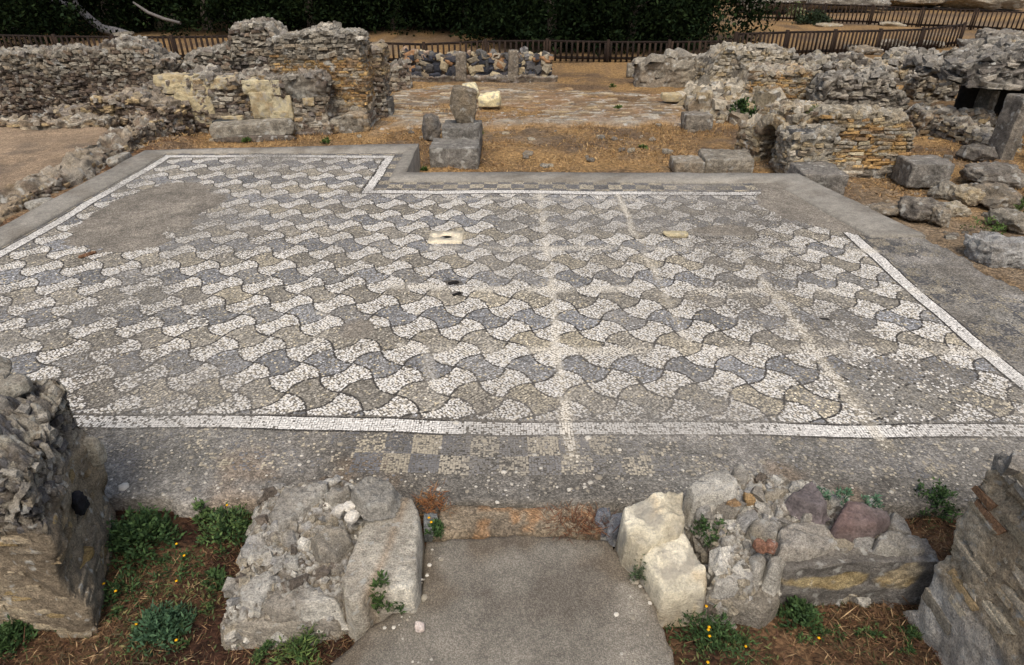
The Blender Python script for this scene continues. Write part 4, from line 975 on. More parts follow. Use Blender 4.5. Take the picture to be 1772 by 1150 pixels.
for px, py, w, h, cidx in ((290, 150, 44, 34, 0), (318, 152, 30, 38, 1), (344, 152, 26, 30, 2), (290, 180, 46, 26, 3), (318, 176, 28, 28, 0), (346, 184, 34, 34, 1), (300, 203, 40, 22, 2), (345, 207, 38, 22, 3), (378, 146, 34, 20, 2), (435, 152, 32, 26, 0), (466, 153, 30, 28, 1), (452, 184, 34, 52, 2), (482, 188, 34, 48, 3), (400, 212, 34, 20, 1), (486, 206, 22, 28, 0), (530, 178, 18, 14, 2)):
    xl, zl = ZY(px - w / 2, py + h / 2, Y2); xr, zr = ZY(px + w / 2, py - h / 2, Y2)
    rock('cream_block', (xl + xr) / 2, Y2 + .26 + .05 * random.random(), zl, (abs(xr - xl) * .97, .42, abs(zr - zl) * .97), random.uniform(-5, 5), (random.uniform(-3, 3), 0), parent=W2, pal=CREAM, n=18, round_=.16, rough=.16, facet=2, m=M_PALE, seed=140 + cidx + px % 7)
xl, zl = ZY(385, 222, Y2 - .25); rock('dark_block', xl, Y2 - .05, GB, (.5, .3, .3), 0, label='dark grey block at the foot of the cream ashlar wall', pal=[lin(72, 76, 74), lin(60, 62, 62)], m=M_DARK, n=12, round_=.15)
xl, zl = ZY(458, 218, Y2 - .25); rock('grey_block', xl, Y2 - .1, GB, (.5, .3, .28), 0, label='pale grey block between cream stones at the ashlar wall foot', pal=GREY, n=12, round_=.15)

W2b = thing('high_rubble_wall', 'tall ragged grey rubble wall rising behind the cream ashlar wall', 'wall', (-7, 15.6, GB))
Y3 = 15.3; x3a = xat(296, Y3)
f3 = lambda px: xat(px, Y3, 90) - x3a
wall('rubble_core', (x3a, Y3), (xat(500, Y3), Y3), .9, GB - .1, [(f3(p), zat(q, Y3)) for p, q in ((296, 125), (320, 104), (345, 92), (395, 84), (402, 46), (415, 42), (445, 40), (470, 52), (482, 66), (488, 76), (500, 74))],
     rubble(.14, GREY + GREY + DBROWN, 2.0, lin(80, 74, 66), .3, .25, 151), res=.034, depth=.09, rag=.07, big=.07, stones=[(None, SP(.07, .17, GREY + GREY + DBROWN, pr=.05, miss=.14, rot=.15, zj=.3))], seed=151, parent=W2b, topamt=.6)

W3 = thing('brick_wall', 'tall ochre brick wall with ragged rubble crown in the left background', 'wall', (-4.6, 15, GB))
Y4 = 14.8; x4a = xat(478, Y4, 150)
f4 = lambda px: xat(px, Y4, 90) - x4a
crown = rubble(.14, GREY, 1.8, lin(100, 92, 82), .3, .22, 162)
wall('brick_facing', (x4a, Y4), (xat(632, Y4, 150), Y4 + .05), .95, GB - .1, [(f4(p), zat(q, Y4)) for p, q in ((478, 72), (500, 64), (520, 60), (545, 56), (572, 50), (580, 60), (610, 58), (625, 68), (634, 82))],
     layered(brick(.055, .26, BRICK, seed=161), (above(zat(96, Y4), .05, 8, .08), crown), (lambda q: 1 - sst(.02, .14, q[:, 2] + .08 * fbm(q, 2, 2, 7)), brick(.13, .5, GREY + DBROWN[:2], seed=167)),
             (lambda q: .6 * sst(.5, .7, fbm(q, 1.4, 3, 77)), rubble(.12, GREY + TAN, 2.4, lin(110, 100, 86), .25, .2, 163))),
     res=.03, depth=.06, rag=.05, big=.025, stones=[(None, SP(.055, .2, BRICK + BRICK + [lin(150, 140, 120)], pr=.022, miss=.09, rot=.02, zj=.05, hv=.12, gap=.86, top=0)), (above(zat(98, Y4), .05, 8, .08), SP(.075, .19, GREY, pr=.04, miss=.1, rot=.1, zj=.2)), (lambda q: 1 - sst(.02, .14, q[:, 2] + .08 * fbm(q, 2, 2, 7)), SP(.13, .4, GREY + DBROWN[:2], pr=.04, miss=.1, top=0))], seed=161, parent=W3, topamt=.6)
Y5 = 15.7
wall('side_pier', (xat(630, Y5, 140), Y5), (xat(664, Y5, 140), Y5), .8, GB - .1, [(0, zat(84, Y5)), (.4, zat(80, Y5)), (.6, zat(92, Y5))], layered(rubble(.13, DBROWN + GREY, 2, lin(84, 74, 62), .25, .2, 171), (above(.5, .1, 4, .1), brick(.06, .25, TAN, seed=172))), res=.04, depth=.07, rag=.05, big=.06, stones=[(None, SP(.07, .16, DBROWN + GREY, pr=.04, miss=.15, rot=.12)), (above(.5, .1, 4, .1), SP(.06, .2, TAN, pr=.025, miss=.1, rot=.03))], seed=171, parent=W3)
xl = xat(600, 14.3, 200); 
wall('stone_base', (xat(556, 14.5, 205), 14.45), (xat(634, 14.5, 205), 14.5), .4, GB - .1, [(0, -.2), (.6, -.1), (1.1, -.15)], brick(.16, .5, GREY + TAN[:2], seed=175), res=.04, depth=.05, rag=.05, big=.05, seed=175, parent=W3)
xl, zl = ZY(655, 195, 15.9); rock('dark_block', xl, 16.1, GB, (.66, .5, .42), 2, label='dark weathered block beside the end of the tall brick wall', pal=[lin(96, 92, 86), lin(112, 108, 100)], n=12, round_=.12)

xl, yl = U(436, 240, GB); rock('fallen_column', xl, yl + .15, GB + .02, (1.75, .42, .3), 6, (0, -2), label='long grey stone beam lying on the dry grass by the mosaic', pal=GREY, n=22, round_=.2, rough=.07, facet=2)
rock('low_kerb_stone', xl + .1, yl - .12, GB - .05, (1.7, .2, .14), 3, label='dark thin stone course half buried in front of the grey beam', pal=[lin(110, 100, 88), lin(98, 90, 80)], n=12)

# stacked column base in the middle
CB = thing('stacked_base', 'stepped stack of grey blocks beyond the notch of the mosaic kerb', 'ruin', (*U(787, 292, GB), GB))
def at(px, py, Y): 
    x, z = ZY(px, py, Y); return x, z
x, y = U(786, 292, GB); x = float(x)
rock('lower_block', x, y + .38, GB - .04, (.92, .8, .42), 1, parent=CB, pal=[lin(122, 118, 110), lin(134, 130, 121)], n=20, round_=.12, rough=.08)
rock('middle_block', x + .08, y + 1.05, GB, (.74, .7, .58), -2, parent=CB, pal=[lin(112, 108, 100), lin(128, 124, 116)], n=18, round_=.15, rough=.1)
rock('upright_stone', x + .12, y + 1.15, GB + .55, (.48, .34, .66), 6, (0, 9), parent=CB, pal=[lin(140, 126, 104), lin(126, 116, 100)], n=18, round_=.3, rough=.2, facet=6)
x, y = U(746, 246, GB); rock('leaning_stone', x, y + .15, GB, (.36, .34, .52), 10, (0, 6), label='short grey stone standing left of the stacked blocks', pal=[lin(124, 116, 104), lin(108, 104, 98)], n=14, rough=.15)
x, y = U(813, 173, -.33); rock('white_block', x, y + .2, -.33, (.42, .36, .4), 14, label='bright white block behind the stacked base, left of two', pal=[lin(226, 214, 174), lin(212, 200, 160)], m=M_PALE, n=12, round_=.25, facet=6)
x, y = U(848, 186, -.33); rock('white_block', x, y + .2, -.33, (.54, .42, .34), -10, label='bright white squat block on the old paving, right of two', pal=[lin(230, 216, 172), lin(216, 204, 160)], m=M_PALE, n=12, round_=.25, facet=6)

# raised paving of thin brick rows
def paving():
    poly = [U(672, 214, -.36), U(1195, 212, -.36), U(1215, 160, -.36), U(985, 148, -.36), U(690, 142, -.36), U(655, 185, -.36)]
    xs = np.arange(-5.3, 7.3, .05); ys = np.arange(14.2, 22.0, .045)
    X, Y = np.meshgrid(xs, ys, indexing='ij'); x, y = X.ravel(), Y.ravel(); p = np.stack([x, y, 0 * x], 1)
    ins = inpoly(x, y, poly); d = np.where(ins, 1, -1) * pdist(x, y, poly) + .4 * fbm(p, 1.3, 4, 701, .6)
    rel, c = brick(.15, .34, TAN + GREY + [lin(172, 156, 128), lin(136, 114, 88)], mort=lin(122, 102, 78), seed=702, miss=.25)(np.stack([x, 0 * x, y], 1))
    gr = sst(.0, .45, fbm(p, 1.1, 4, 703)) * (1 - sst(.3, .55, fbm(p, 5, 2, 704)) * .6)
    c = mix(c, lin(142, 110, 76) * (1 + .2 * fbm(p, 4, 3, 705))[:, None], gr * .6)
    front = 1 - sst(15.6, 16.0, y + .3 * fbm(p, 1, 2, 706))
    c = mix(c, lin(168, 160, 144), front * .35); c = mix(c, lin(150, 120, 80) * (1 + .2 * fbm(p, 5, 3, 709))[:, None], (1 - sst(-.1, .3, d + .2 * fbm(p, 2, 3, 708))) * .9)
    z = -.62 + .2 * sst(-.5, .25, d) + .03 * rel * (1 - gr) + .03 * fbm(p, .6, 2, 707)
    i, j = np.meshgrid(np.arange(len(xs) - 1), np.arange(len(ys) - 1), indexing='ij'); i = i.ravel(); j = j.ravel(); ny = len(ys)
    F = np.stack([i * ny + j, (i + 1) * ny + j, (i + 1) * ny + j + 1, i * ny + j + 1], 1); F = F[(d[F] > -.5).any(1)]
    u = np.unique(F); rm = np.full(len(x), -1); rm[u] = np.arange(len(u))
    mk('brick_paving', np.stack([x, y, z], 1)[u], rm[F], c[u], M_WALL, kind='structure', label='raised old brick paving with dry grass in the joints', cat='paving')
paving()

# back wall of dark and tan stones with upright slabs
W4 = thing('basalt_rubble_wall', 'low back wall of dark basalt and tan stones before the trees', 'wall', (-1.4, 21.3, GB))
Y6 = 21.1; x6a = xat(697, Y6, 120)
f6 = lambda px: xat(px, Y6, 110) - x6a
wall('rubble_core', (x6a, Y6), (xat(953, Y6, 120), Y6), .6, GB - .1, [(f6(p), zat(q, Y6)) for p, q in ((697, 92), (720, 94), (780, 96), (820, 94), (880, 96), (905, 94), (950, 100))],
     rubble(.26, BASALT, 1.25, lin(92, 80, 66), .25, .25, 181), res=.05, depth=.13, rag=.05, big=.05, stones=[(None, SP(.17, .22, BASALT + BASALT[:2] + [lin(150, 140, 120)], pr=.08, miss=.04, rot=.3, zj=.3, jit=.24, gap=1.0))], seed=181, m=M_DARK, parent=W4, topamt=0)
wall('footing', (x6a - .1, Y6 - .25), (xat(962, Y6, 120), Y6 - .25), .3, GB - .1, [(0, -.28), (5, -.26)], rubble(.25, DBROWN, 2, seed=182), res=.06, depth=.06, rag=.05, big=.05, seed=182, parent=W4)
for px, w, y0 in ((797, 13, 91), (888, 12, 87)):
    xx, zz = ZY(px, y0, Y6 - .1); rock('upright_slab', xx, Y6 - .08, GB, (.32, .3, zz - GB + .02), 0, (0, 1.5), parent=W4, pal=[lin(136, 126, 110), lin(120, 112, 100)], n=14, round_=.15)
W4b = thing('low_rubble_wall', 'low grey rubble wall between the tall brick wall and the basalt wall', 'wall', (-4.2, 19, GB))
wall('rubble_core', (xat(655, 19, 130), 19.2), (xat(704, 19, 130), 19.6), .6, GB - .1, [(0, zat(112, 19)), (.5, zat(118, 19)), (1, zat(112, 19))], rubble(.15, GREY + DBROWN, 1.6, seed=191), res=.05, depth=.08, rag=.08, big=.08, stones=[(None, SP(.1, .2, GREY + DBROWN, pr=.05, miss=.1, rot=.12))], seed=191, parent=W4b)
x, y = U(1093, 133, GB); rock('grey_block', x, y, GB, (.34, .3, .42), 0, label='lone small grey block beside the right end of the dark fence', pal=GREY, n=10, round_=.15)

# ------------------------------------------------------------------ ruins on the right
def rwall(name, label, pts, Y, thick, style, seed, zb=GB - .1, base=150, stones=None, res=.045, depth=.08, rag=.07, big=.08, ang=0, m=None, part='rubble_core', topamt=.5, topcol=lin(158, 154, 144)):
    x0 = xat(pts[0][0], Y, pts[0][1]); prof = [(ZY(p, q, Y)[0] - x0, zat(q, Y)) for p, q in pts]; L = prof[-1][0]
    t = thing(name, label, 'wall', (x0 + L / 2, Y, GB))
    wall(part, (x0, Y), (x0 + L * math.cos(ang), Y + L * math.sin(ang)), thick, zb, prof, style, res, depth, rag, big, seed, m, t, topamt=topamt, topcol=topcol, stones=stones)
    return t
rwall('block_wall', 'low wall of big squared grey blocks right of the dark fence', [(1108, 112), (1135, 104), (1145, 101), (1200, 99), (1245, 100)], 20.1, .6, brick(.33, .7, [lin(150, 140, 122), lin(134, 124, 108), lin(160, 152, 136)], seed=201, miss=0), 201, stones=[(None, SP(.3, .55, [lin(150, 140, 122), lin(134, 124, 108), lin(160, 152, 136)], pr=.04, miss=.02, rot=.03, hv=.1, zj=.03))])
PALE = [lin(170, 160, 140), lin(156, 144, 120), lin(182, 172, 152), lin(164, 147, 116)]
rwall('pale_rubble_wall', 'thick pale rubble wall with rounded top in the right background', [(1232, 118), (1245, 92), (1262, 86), (1300, 90), (1340, 86), (1368, 90), (1385, 108), (1400, 120)], 18.4, 1.3, rubble(.14, PALE, 1.8, lin(122, 112, 96), .25, .2, 211), 211, stones=[(None, SP(.085, .2, PALE + PALE + GREY, pr=.05, miss=.1, rot=.14, zj=.25))], depth=.09, big=.14)
# rubble slope at its foot
mound('rubble_slope', [U(1195, 196, GB), U(1330, 215, GB), U(1345, 150, GB), U(1245, 140, GB), U(1200, 165, GB)], GB, -.02, rubble(.3, PALE + GREY, 1, lin(126, 110, 88), .3, .25, 221), edge=.5, res=.05, depth=.1, seed=221, m=M_WALL, big=.16, fill=(420, .16, PALE + GREY, 7), label='heap of pale rubble below the thick rubble wall', cat='rubble')
t7 = rwall('brick_block', 'brick faced ruin block above the little arch', [(1296, 150), (1306, 128), (1330, 122), (1400, 124), (1424, 130), (1427, 150)], 16.6, 1.0, layered(brick(.065, .3, BRICK + [lin(168, 156, 130)], seed=231), (above(.78, .05, 4, .15), rubble(.14, PALE, 1.8, seed=232)), (lambda q: .8 * (1 - sst(.2, .7, q[:, 0] + .3 * fbm(q, 2, 2, 3))), rubble(.15, PALE, 1.6, seed=233))), 231, stones=[(None, SP(.062, .22, BRICK + PALE, pr=.025, miss=.1, rot=.03, zj=.06, hv=.15)), (above(.78, .05, 4, .15), SP(.085, .2, PALE, pr=.05, miss=.1, rot=.15))], res=.038, part='brick_facing')
x, y = U(1207, 226, GB); rock('grey_block', x, y + .2, GB - .02, (.62, .45, .36), 3, label='squared grey block standing on the dry grass left of the arch', pal=[lin(140, 132, 118), lin(126, 118, 106)], n=12, round_=.12)
x, y = U(1218, 196, GB); rock('flat_block', x, y + .3, GB, (.8, .5, .35), -3, label='flat pale block at the foot of the rubble heap', pal=PALE, n=12, round_=.15)
x, y = U(1160, 175, -.36); rock('cream_block', x, y, -.36, (.5, .35, .2), 3, label='low cream block at the right edge of the old paving', pal=CREAM, n=10, m=M_PALE, round_=.25)

# arch niche: two piers, a ring of voussoirs, a back wall
AR = thing('arched_niche', 'ruined wall with a small dark arched opening', 'ruin', (4.9, 12.6, GB))
A0 = np.array(U(1283, 272, GB)); A1 = np.array(U(1362, 302, GB)); dA = (A1 - A0) / np.linalg.norm(A1 - A0)
LA = np.linalg.norm(A1 - A0)
sty = layered(rubble(.14, PALE + TAN, 1.7, lin(116, 104, 86), .25, .22, 241), (lambda q: .7 * sst(.0, .5, fbm(q, 1.6, 3, 4)), brick(.07, .3, BRICK, seed=242)))
def seg(s0, s1, zb, top, seed, th=1.0, off=0.0, name='pier', st=sty, **kw):
    n_ = np.array([-dA[1], dA[0]])
    wall(name, A0 + dA * s0 + n_ * off, A0 + dA * s1 + n_ * off, th, zb, top, st, .04, .05, .05, .05, seed, None, AR, endrag=.03, stones=[(None, SP(.07, .17, PALE + TAN, pr=.025, miss=.12, rot=.08, zj=.15))], **kw)
s_a, s_b = .3 * LA, .72 * LA; zspr = GB + .56; rad = (s_b - s_a) / 2 * .9
seg(-.2, s_a, GB - .1, [(0, .1), (.5, .25), (.95, .42)], 243)
seg(s_b, LA + .05, GB - .1, [(0, .5), (.5, .62), (1.05, .6)], 244)
seg(s_a - .1, s_b + .1, zspr + rad + .1, [(0, .56), (.5, .68), (1.1, .62)], 245, name='arch_crown')
for k in range(9):
    a = math.pi * (k + .5) / 9; n_ = np.array([-dA[1], dA[0]])
    sc = (s_a + s_b) / 2 - math.cos(a) * (rad + .06); zc = zspr + math.sin(a) * (rad + .06)
    P, F, c = rockmesh((.16, .55, .2), n=8, round_=.15, rough=.12, seed=250 + k, pal=PALE + TAN)
    P = P @ rotm(0, (math.pi / 2 - a) * -1, 0).T
    Wp = np.stack([A0[0] + dA[0] * (sc + P[:, 0]) + n_[0] * (P[:, 1] + .24), A0[1] + dA[1] * (sc + P[:, 0]) + n_[1] * (P[:, 1] + .24), zc + P[:, 2]], 1)
    mk('voussoir', Wp, F, c, M_STONE, AR)
seg(s_a - .2, s_b + .5, GB - .1, [(0, .3), (1, .3)], 246, .3, 1.0, name='niche_back', st=rubble(.14, [lin(52, 46, 40), lin(44, 40, 36)], 1.8, lin(40, 36, 32), seed=247))  # near-black core colour stands in for the shade deep in the niche
xx, yy = U(1365, 280, GB)
for i, (px, py, w, h) in enumerate(((1383, 255, 36, 50), (1412, 254, 34, 52))):
    xl, zl = ZY(px, py + h / 2, 10.95); xr, zr = ZY(px, py - h / 2, 10.95)
    rock('dark_block', xl, 11.15, zl, (.37, .4, zr - zl), 0, parent=AR, pal=[lin(98, 96, 92), lin(84, 84, 84)], n=12, round_=.12, m=M_STONE)
wall('front_base', (xat(1362, 10.9, 300), 10.9), (xat(1432, 10.9, 300), 10.9), .8, GB - .1, [(0, .35), (.4, .42), (.9, .55)], rubble(.14, PALE + GREY, 1.5, seed=248), .04, .07, .06, .05, 248, None, AR, stones=[(None, SP(.08, .18, PALE + GREY, pr=.04, miss=.12, rot=.1, zj=.2))])

W9 = rwall('brick_wall', 'waist high wall of thin tan bricks on the right beyond the kerb', [(1424, 206), (1440, 196), (1480, 193), (1520, 196), (1560, 200), (1580, 212), (1590, 228)], 11.2, .75,
      layered(brick(.068, .3, BRICK + [lin(176, 160, 126), lin(150, 140, 122)], mort=lin(84, 70, 54), seed=261, miss=.1), (above(.56, .04, 4, .1), rubble(.16, PALE, 1.8, seed=262)), (lambda q: 1 - sst(-.3, -.22, q[:, 2]), brick(.1, .5, GREY, seed=263))), 261, stones=[(None, SP(.062, .21, BRICK + [lin(176, 164, 136), lin(158, 150, 132), lin(150, 140, 122)], pr=.03, miss=.07, rot=.025, zj=.08, hv=.2, gap=.84, top=0)), (above(.56, .04, 4, .1), SP(.075, .17, PALE, pr=.04, miss=.1, rot=.15)), (lambda q: 1 - sst(-.3, -.22, q[:, 2]), SP(.12, .4, GREY, pr=.03, miss=.05, top=0))], res=.026, depth=.055, rag=.04, big=.04, part='brick_facing')
def block(px, py, wpx, hpx, z0, depthm, name, label, pal=GREY, rz=0, **kw):
    """squared block: px,py is the middle of its front base on the level z0; hpx its front height in photo pixels"""
    x, y = U(px, py, z0); a = U(px + wpx / 2, py, z0)[0] - U(px - wpx / 2, py, z0)[0]
    zt = ZY(px, py - hpx, y)[1]
    kw.setdefault('n', 16); kw.setdefault('round_', .14)
    return rock(name, x, y + depthm / 2, z0 - .02, (a, depthm, zt - z0 + .02), rz, label=label, pal=pal, **kw)
GRD = [lin(122, 118, 110), lin(140, 134, 124)]
block(1604, 328, 72, 42, GB, .6, 'masonry_block', 'dark square masonry block at the foot of the tan brick wall', GRD, -2, rough=.14)
block(1422, 345, 76, 42, GB, .75, 'pitted_block', 'pitted grey block standing at the corner of the concrete kerb', GRD, -3, rough=.12)
block(1192, 300, 52, 18, -.4, .5, 'flat_stone', 'small flat grey stone beyond the far kerb, left of the larger slab', GREY, 0)
block(1262, 302, 86, 25, -.42, .75, 'stone_slab', 'large grey stone slab lying just beyond the far kerb', GREY, -4)
block(1310, 262, 26, 40, GB, .3, 'upright_stone', 'grey upright stone left of the little arch, below a green bush', GREY, 0)

# middle distance right
PALD = [lin(130, 124, 112), lin(110, 104, 95), lin(146, 138, 124), lin(100, 94, 86)]
rwall('dark_rubble_pier', 'dark eroded masonry lump right of the brick faced block', [(1432, 150), (1440, 134), (1470, 128), (1490, 140), (1520, 132), (1552, 136), (1562, 165), (1568, 185)], 15.6, .9, rubble(.17, PALD + PALD, 1.6, lin(84, 76, 66), .3, .25, 271), 271, stones=[(None, SP(.1, .22, PALD + GREY[:2], pr=.07, miss=.15, rot=.2, zj=.3))], depth=.09, big=.1)
rwall('tumbled_wall', 'tumbled grey wall with gaps in the right distance below the near fence', [(1385, 106), (1400, 100), (1450, 104), (1480, 96), (1500, 98), (1520, 110), (1560, 100), (1580, 96)], 20.5, .8, rubble(.2, PALD + PALE, 1.5, lin(90, 80, 68), .3, .25, 281), 281, stones=[(None, SP(.16, .3, PALD + PALE, pr=.09, miss=.15, rot=.25, zj=.3, jit=.2))], depth=.1, big=.1)
rwall('far_block_wall', 'small ruined wall of upright blocks at right distance', [(1560, 92), (1600, 90), (1612, 98), (1650, 96), (1668, 110)], 21.5, .7, rubble(.19, PALD, 1.3, lin(90, 80, 68), .3, .25, 291), 291, stones=[(None, SP(.2, .26, PALD, pr=.07, miss=.1, rot=.15, zj=.2))], depth=.12, big=.1)
for i, (px, py, w, d, h, lab) in enumerate((
    (1420, 138, 60, .8, .5, 'tilted pale slab resting on the tumbled wall at right'), (1445, 165, 50, .7, .5, 'dark hollowed boulder under the tilted pale slab'),
    (1498, 165, 56, .8, .7, 'large grey squared boulder beside the dark masonry lump'), (1545, 190, 44, .6, .4, 'pale stone at the foot of the dark masonry lump'))):
    block(px, py + 8, w, 30, GB, d, 'boulder', lab, PALD if i != 3 else PALE, 10 * i, rough=.2, round_=.35)
rwall('broken_wall', 'low broken grey wall between the dark masonry lump and the tumbled wall', [(1400, 118), (1430, 110), (1470, 114), (1500, 120), (1540, 116), (1556, 124)], 18.3, .6, rubble(.16, PALD + PALE, 1.6, lin(96, 84, 70), .3, .25, 341), 341, stones=[(None, SP(.12, .24, PALD + PALE, pr=.06, miss=.15, rot=.2, zj=.3, jit=.2))])
rwall('broken_wall', 'short stump of grey walling left of the stone chamber roof', [(1592, 134), (1612, 122), (1650, 124), (1668, 136)], 18.0, .6, rubble(.16, PALD + PALE, 1.6, lin(96, 84, 70), .3, .25, 342), 342, stones=[(None, SP(.11, .22, PALD + GREY, pr=.06, miss=.15, rot=.2, zj=.3, jit=.2))])
rwall('stepped_wall', 'long stepped rubble wall climbing behind the chamber at the right edge', [(1640, 100), (1670, 92), (1700, 80), (1740, 72), (1790, 66)], 20.0, .8, rubble(.16, PALD + PALE, 1.6, lin(96, 84, 70), .3, .25, 343), 343, stones=[(None, SP(.12, .26, PALD + GREY, pr=.07, miss=.12, rot=.2, zj=.3, jit=.2))])
rwall('wall_footing', 'low tan wall footing across the dry grass behind the tan brick wall', [(1600, 196), (1640, 192), (1700, 196), (1730, 200)], 14.3, .5, rubble(.14, PALD + TAN, 1.6, lin(110, 94, 74), .3, .25, 344), 344, stones=[(None, SP(.08, .18, PALD + TAN, pr=.04, miss=.2, rot=.15, zj=.3))])
LWp0, LWp1 = U(1555, 222, GB), U(1722, 268, GB)
t = thing('low_rubble_wall', 'low rubble wall slanting toward the dark chamber at right', 'wall', (*LWp0, GB))
wall('rubble_core', LWp0, LWp1, .8, GB - .1, [(0, -.08), (.8, -.05), (1.6, -.16), (2.6, -.25)], rubble(.14, PALD + PALE[:2], 1.6, lin(100, 88, 74), .3, .25, 301), .045, .1, .09, .12, 301, None, t, stones=[(None, SP(.085, .18, PALD + PALE[:2], pr=.06, miss=.12, rot=.2, zj=.3))])
block(1700, 285, 50, 22, GB, .5, 'rubble_lump', 'rubble lump at the end of the slanting low wall', PALD, 20, rough=.25, round_=.4)

# dark chamber with pillars and a heavy rock roof
CH = thing('stone_chamber', 'dark chamber between leaning stone pillars under a rock roof at the right edge', 'ruin', (10.6, 13.6, GB))
def slabbox(name, x, y, z, dx, dy, dz, rz=0, tilt=(0, 0), pal=PALD, **kw): return rock(name, x, y, z, (dx, dy, dz), rz, tilt, parent=CH, pal=pal, n=18, round_=.12, rough=.1, m=M_DARK if 'wall' in name else None, **kw)
slabbox('left_pillar', 10.64, 15.25, GB, .2, .4, .82, 8)
slabbox('front_pillar', 9.36, 12.5, GB - .03, .26, .45, 1.22, 4)
slabbox('front_slab', 9.95, 12.1, GB - .03, .34, .5, .72, -10, pal=[lin(136, 134, 130), lin(118, 116, 114)])
slabbox('inner_wall', 12.8, 16.6, GB, 3.8, .4, .95, 0, pal=[lin(52, 47, 42), lin(46, 43, 40)])  # near-black colour of inner and side walls stands in for shade inside the chamber
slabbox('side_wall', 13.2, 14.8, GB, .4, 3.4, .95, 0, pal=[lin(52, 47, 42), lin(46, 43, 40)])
xr0 = xat(1678, 14.0, 140); zr0 = zat(150, 14.0)
wall('roof_mass', (xr0, 14.0), (14.6, 13.7), 3.0, zr0, [(0, zat(128, 14.0)), (.5, zat(116, 14.0)), (1.4, zat(106, 14.0)), (5, zat(100, 14.0))], rubble(.3, PALD, 2.4, lin(70, 66, 60), .3, .25, 331), .05, .12, .1, .14, 331, None, CH, batter=.3, stones=[(None, SP(.1, .35, PALD, pr=.1, miss=.1, rot=.2, zj=.4, jit=.22))])
# outcrops along the right
for px, py, w, hpx, d, z0, name, lab, pal in (
    (1735, 330, 90, 26, .7, GB, 'layered_rock', 'flat dark layered rock below the stone chamber', PALD),
    (1738, 368, 76, 32, .6, GB, 'pale_rock', 'pale weathered rock in front of the flat layered rock', GREY),
    (1680, 362, 44, 26, .45, GB, 'pale_stone', 'cream grey stone in the rock pile at right', PALE),
    (1645, 350, 46, 22, .4, GB, 'pale_stone', 'small pale stone left end of the rock pile at right', GREY),
    (1660, 378, 40, 16, .35, GB, 'pale_stone', 'low white flecked stone at the front of the rock pile', PALE),
    (1600, 386, 62, 28, .45, GB, 'hollow_rock', 'dark undercut rock beside the rock pile at right', PALD),
    (1528, 376, 90, 14, .3, GB, 'kerb_stone', 'long low kerb stone in the dry grass right of the mosaic', GREY),
    (1628, 394, 22, 30, .25, GB, 'stone_post', 'short grey post stone next to the dark undercut rock', GREY),
    (1764, 408, 50, 28, .5, GB, 'grey_rock', 'grey rock at the right edge above the big boulder', GREY),
    (1748, 480, 104, 48, .6, -.3, 'big_boulder', 'big whitish boulder at the right edge of the mosaic floor', [lin(170, 168, 162), lin(146, 142, 134)]),
    (1640, 478, 40, 14, .3, -.3, 'small_stone', 'small stone at the left foot of the big whitish boulder', GREY),
    (1735, 112, 110, 30, 1.6, GB, 'rock_outcrop', 'broad dark rock outcrop above the chamber roof', PALD),
    (1748, 88, 70, 26, 1.5, GB, 'rock_outcrop', 'dark rock hump at the right edge below the fence', PALD),
    (1660, 150, 70, 12, .8, GB, 'flat_rock', 'flat grey rock left of the chamber roof', PALD),
    (1580, 148, 110, 8, .5, GB, 'stone_row', 'long low row of flat stones in the right middle distance', GREY),
    (1600, 168, 100, 8, .5, GB, 'stone_row', 'second low stone row, nearer than the other', GREY),
    (1500, 96, 60, 12, 1.0, GB, 'fallen_slab', 'flat slab under the near fence at right', GREY),
    (1552, 88, 40, 16, .9, GB, 'round_rock', 'rounded rock in front of the near fence right half', GREY),
    (1610, 84, 50, 10, .8, GB, 'flat_rock', 'low flat rock by the end of the near fence', GREY)):
    block(px, py, w, hpx, z0, d, name, lab, pal, random.uniform(-12, 12), rough=.32, round_=.42, n=24, facet=5, strat=.05 if 'rock' in name else 0)

# small loose stones scattered on the dry grass
zones = ((850, 1200, 215, 290, 22), (620, 750, 205, 245, 12), (1480, 1740, 330, 430, 26), (1180, 1320, 170, 230, 10), (1560, 1765, 230, 330, 22), (1300, 1765, 85, 190, 60), (320, 520, 222, 248, 8), (30, 250, 360, 400, 4))
for a, b, c_, d_, n_ in zones:
    for k in range(n_):
        px, py = random.uniform(a, b), random.uniform(c_, d_); x, y = U(px, py, GB)
        if px < 300: continue
        w = random.uniform(.06, .2) * (1.5 if py < 190 else 1)
        rock('loose_stone', x, y, float(gz([x], [y])[0]) - .02, (w, w * random.uniform(.6, 1), w * random.uniform(.35, .6)), random.uniform(0, 180), label='small loose stone scattered on the dry grass beyond the mosaic', group='loose stones on the dry grass', pal=random.choice([GREY, PALE, PALD]), n=6)
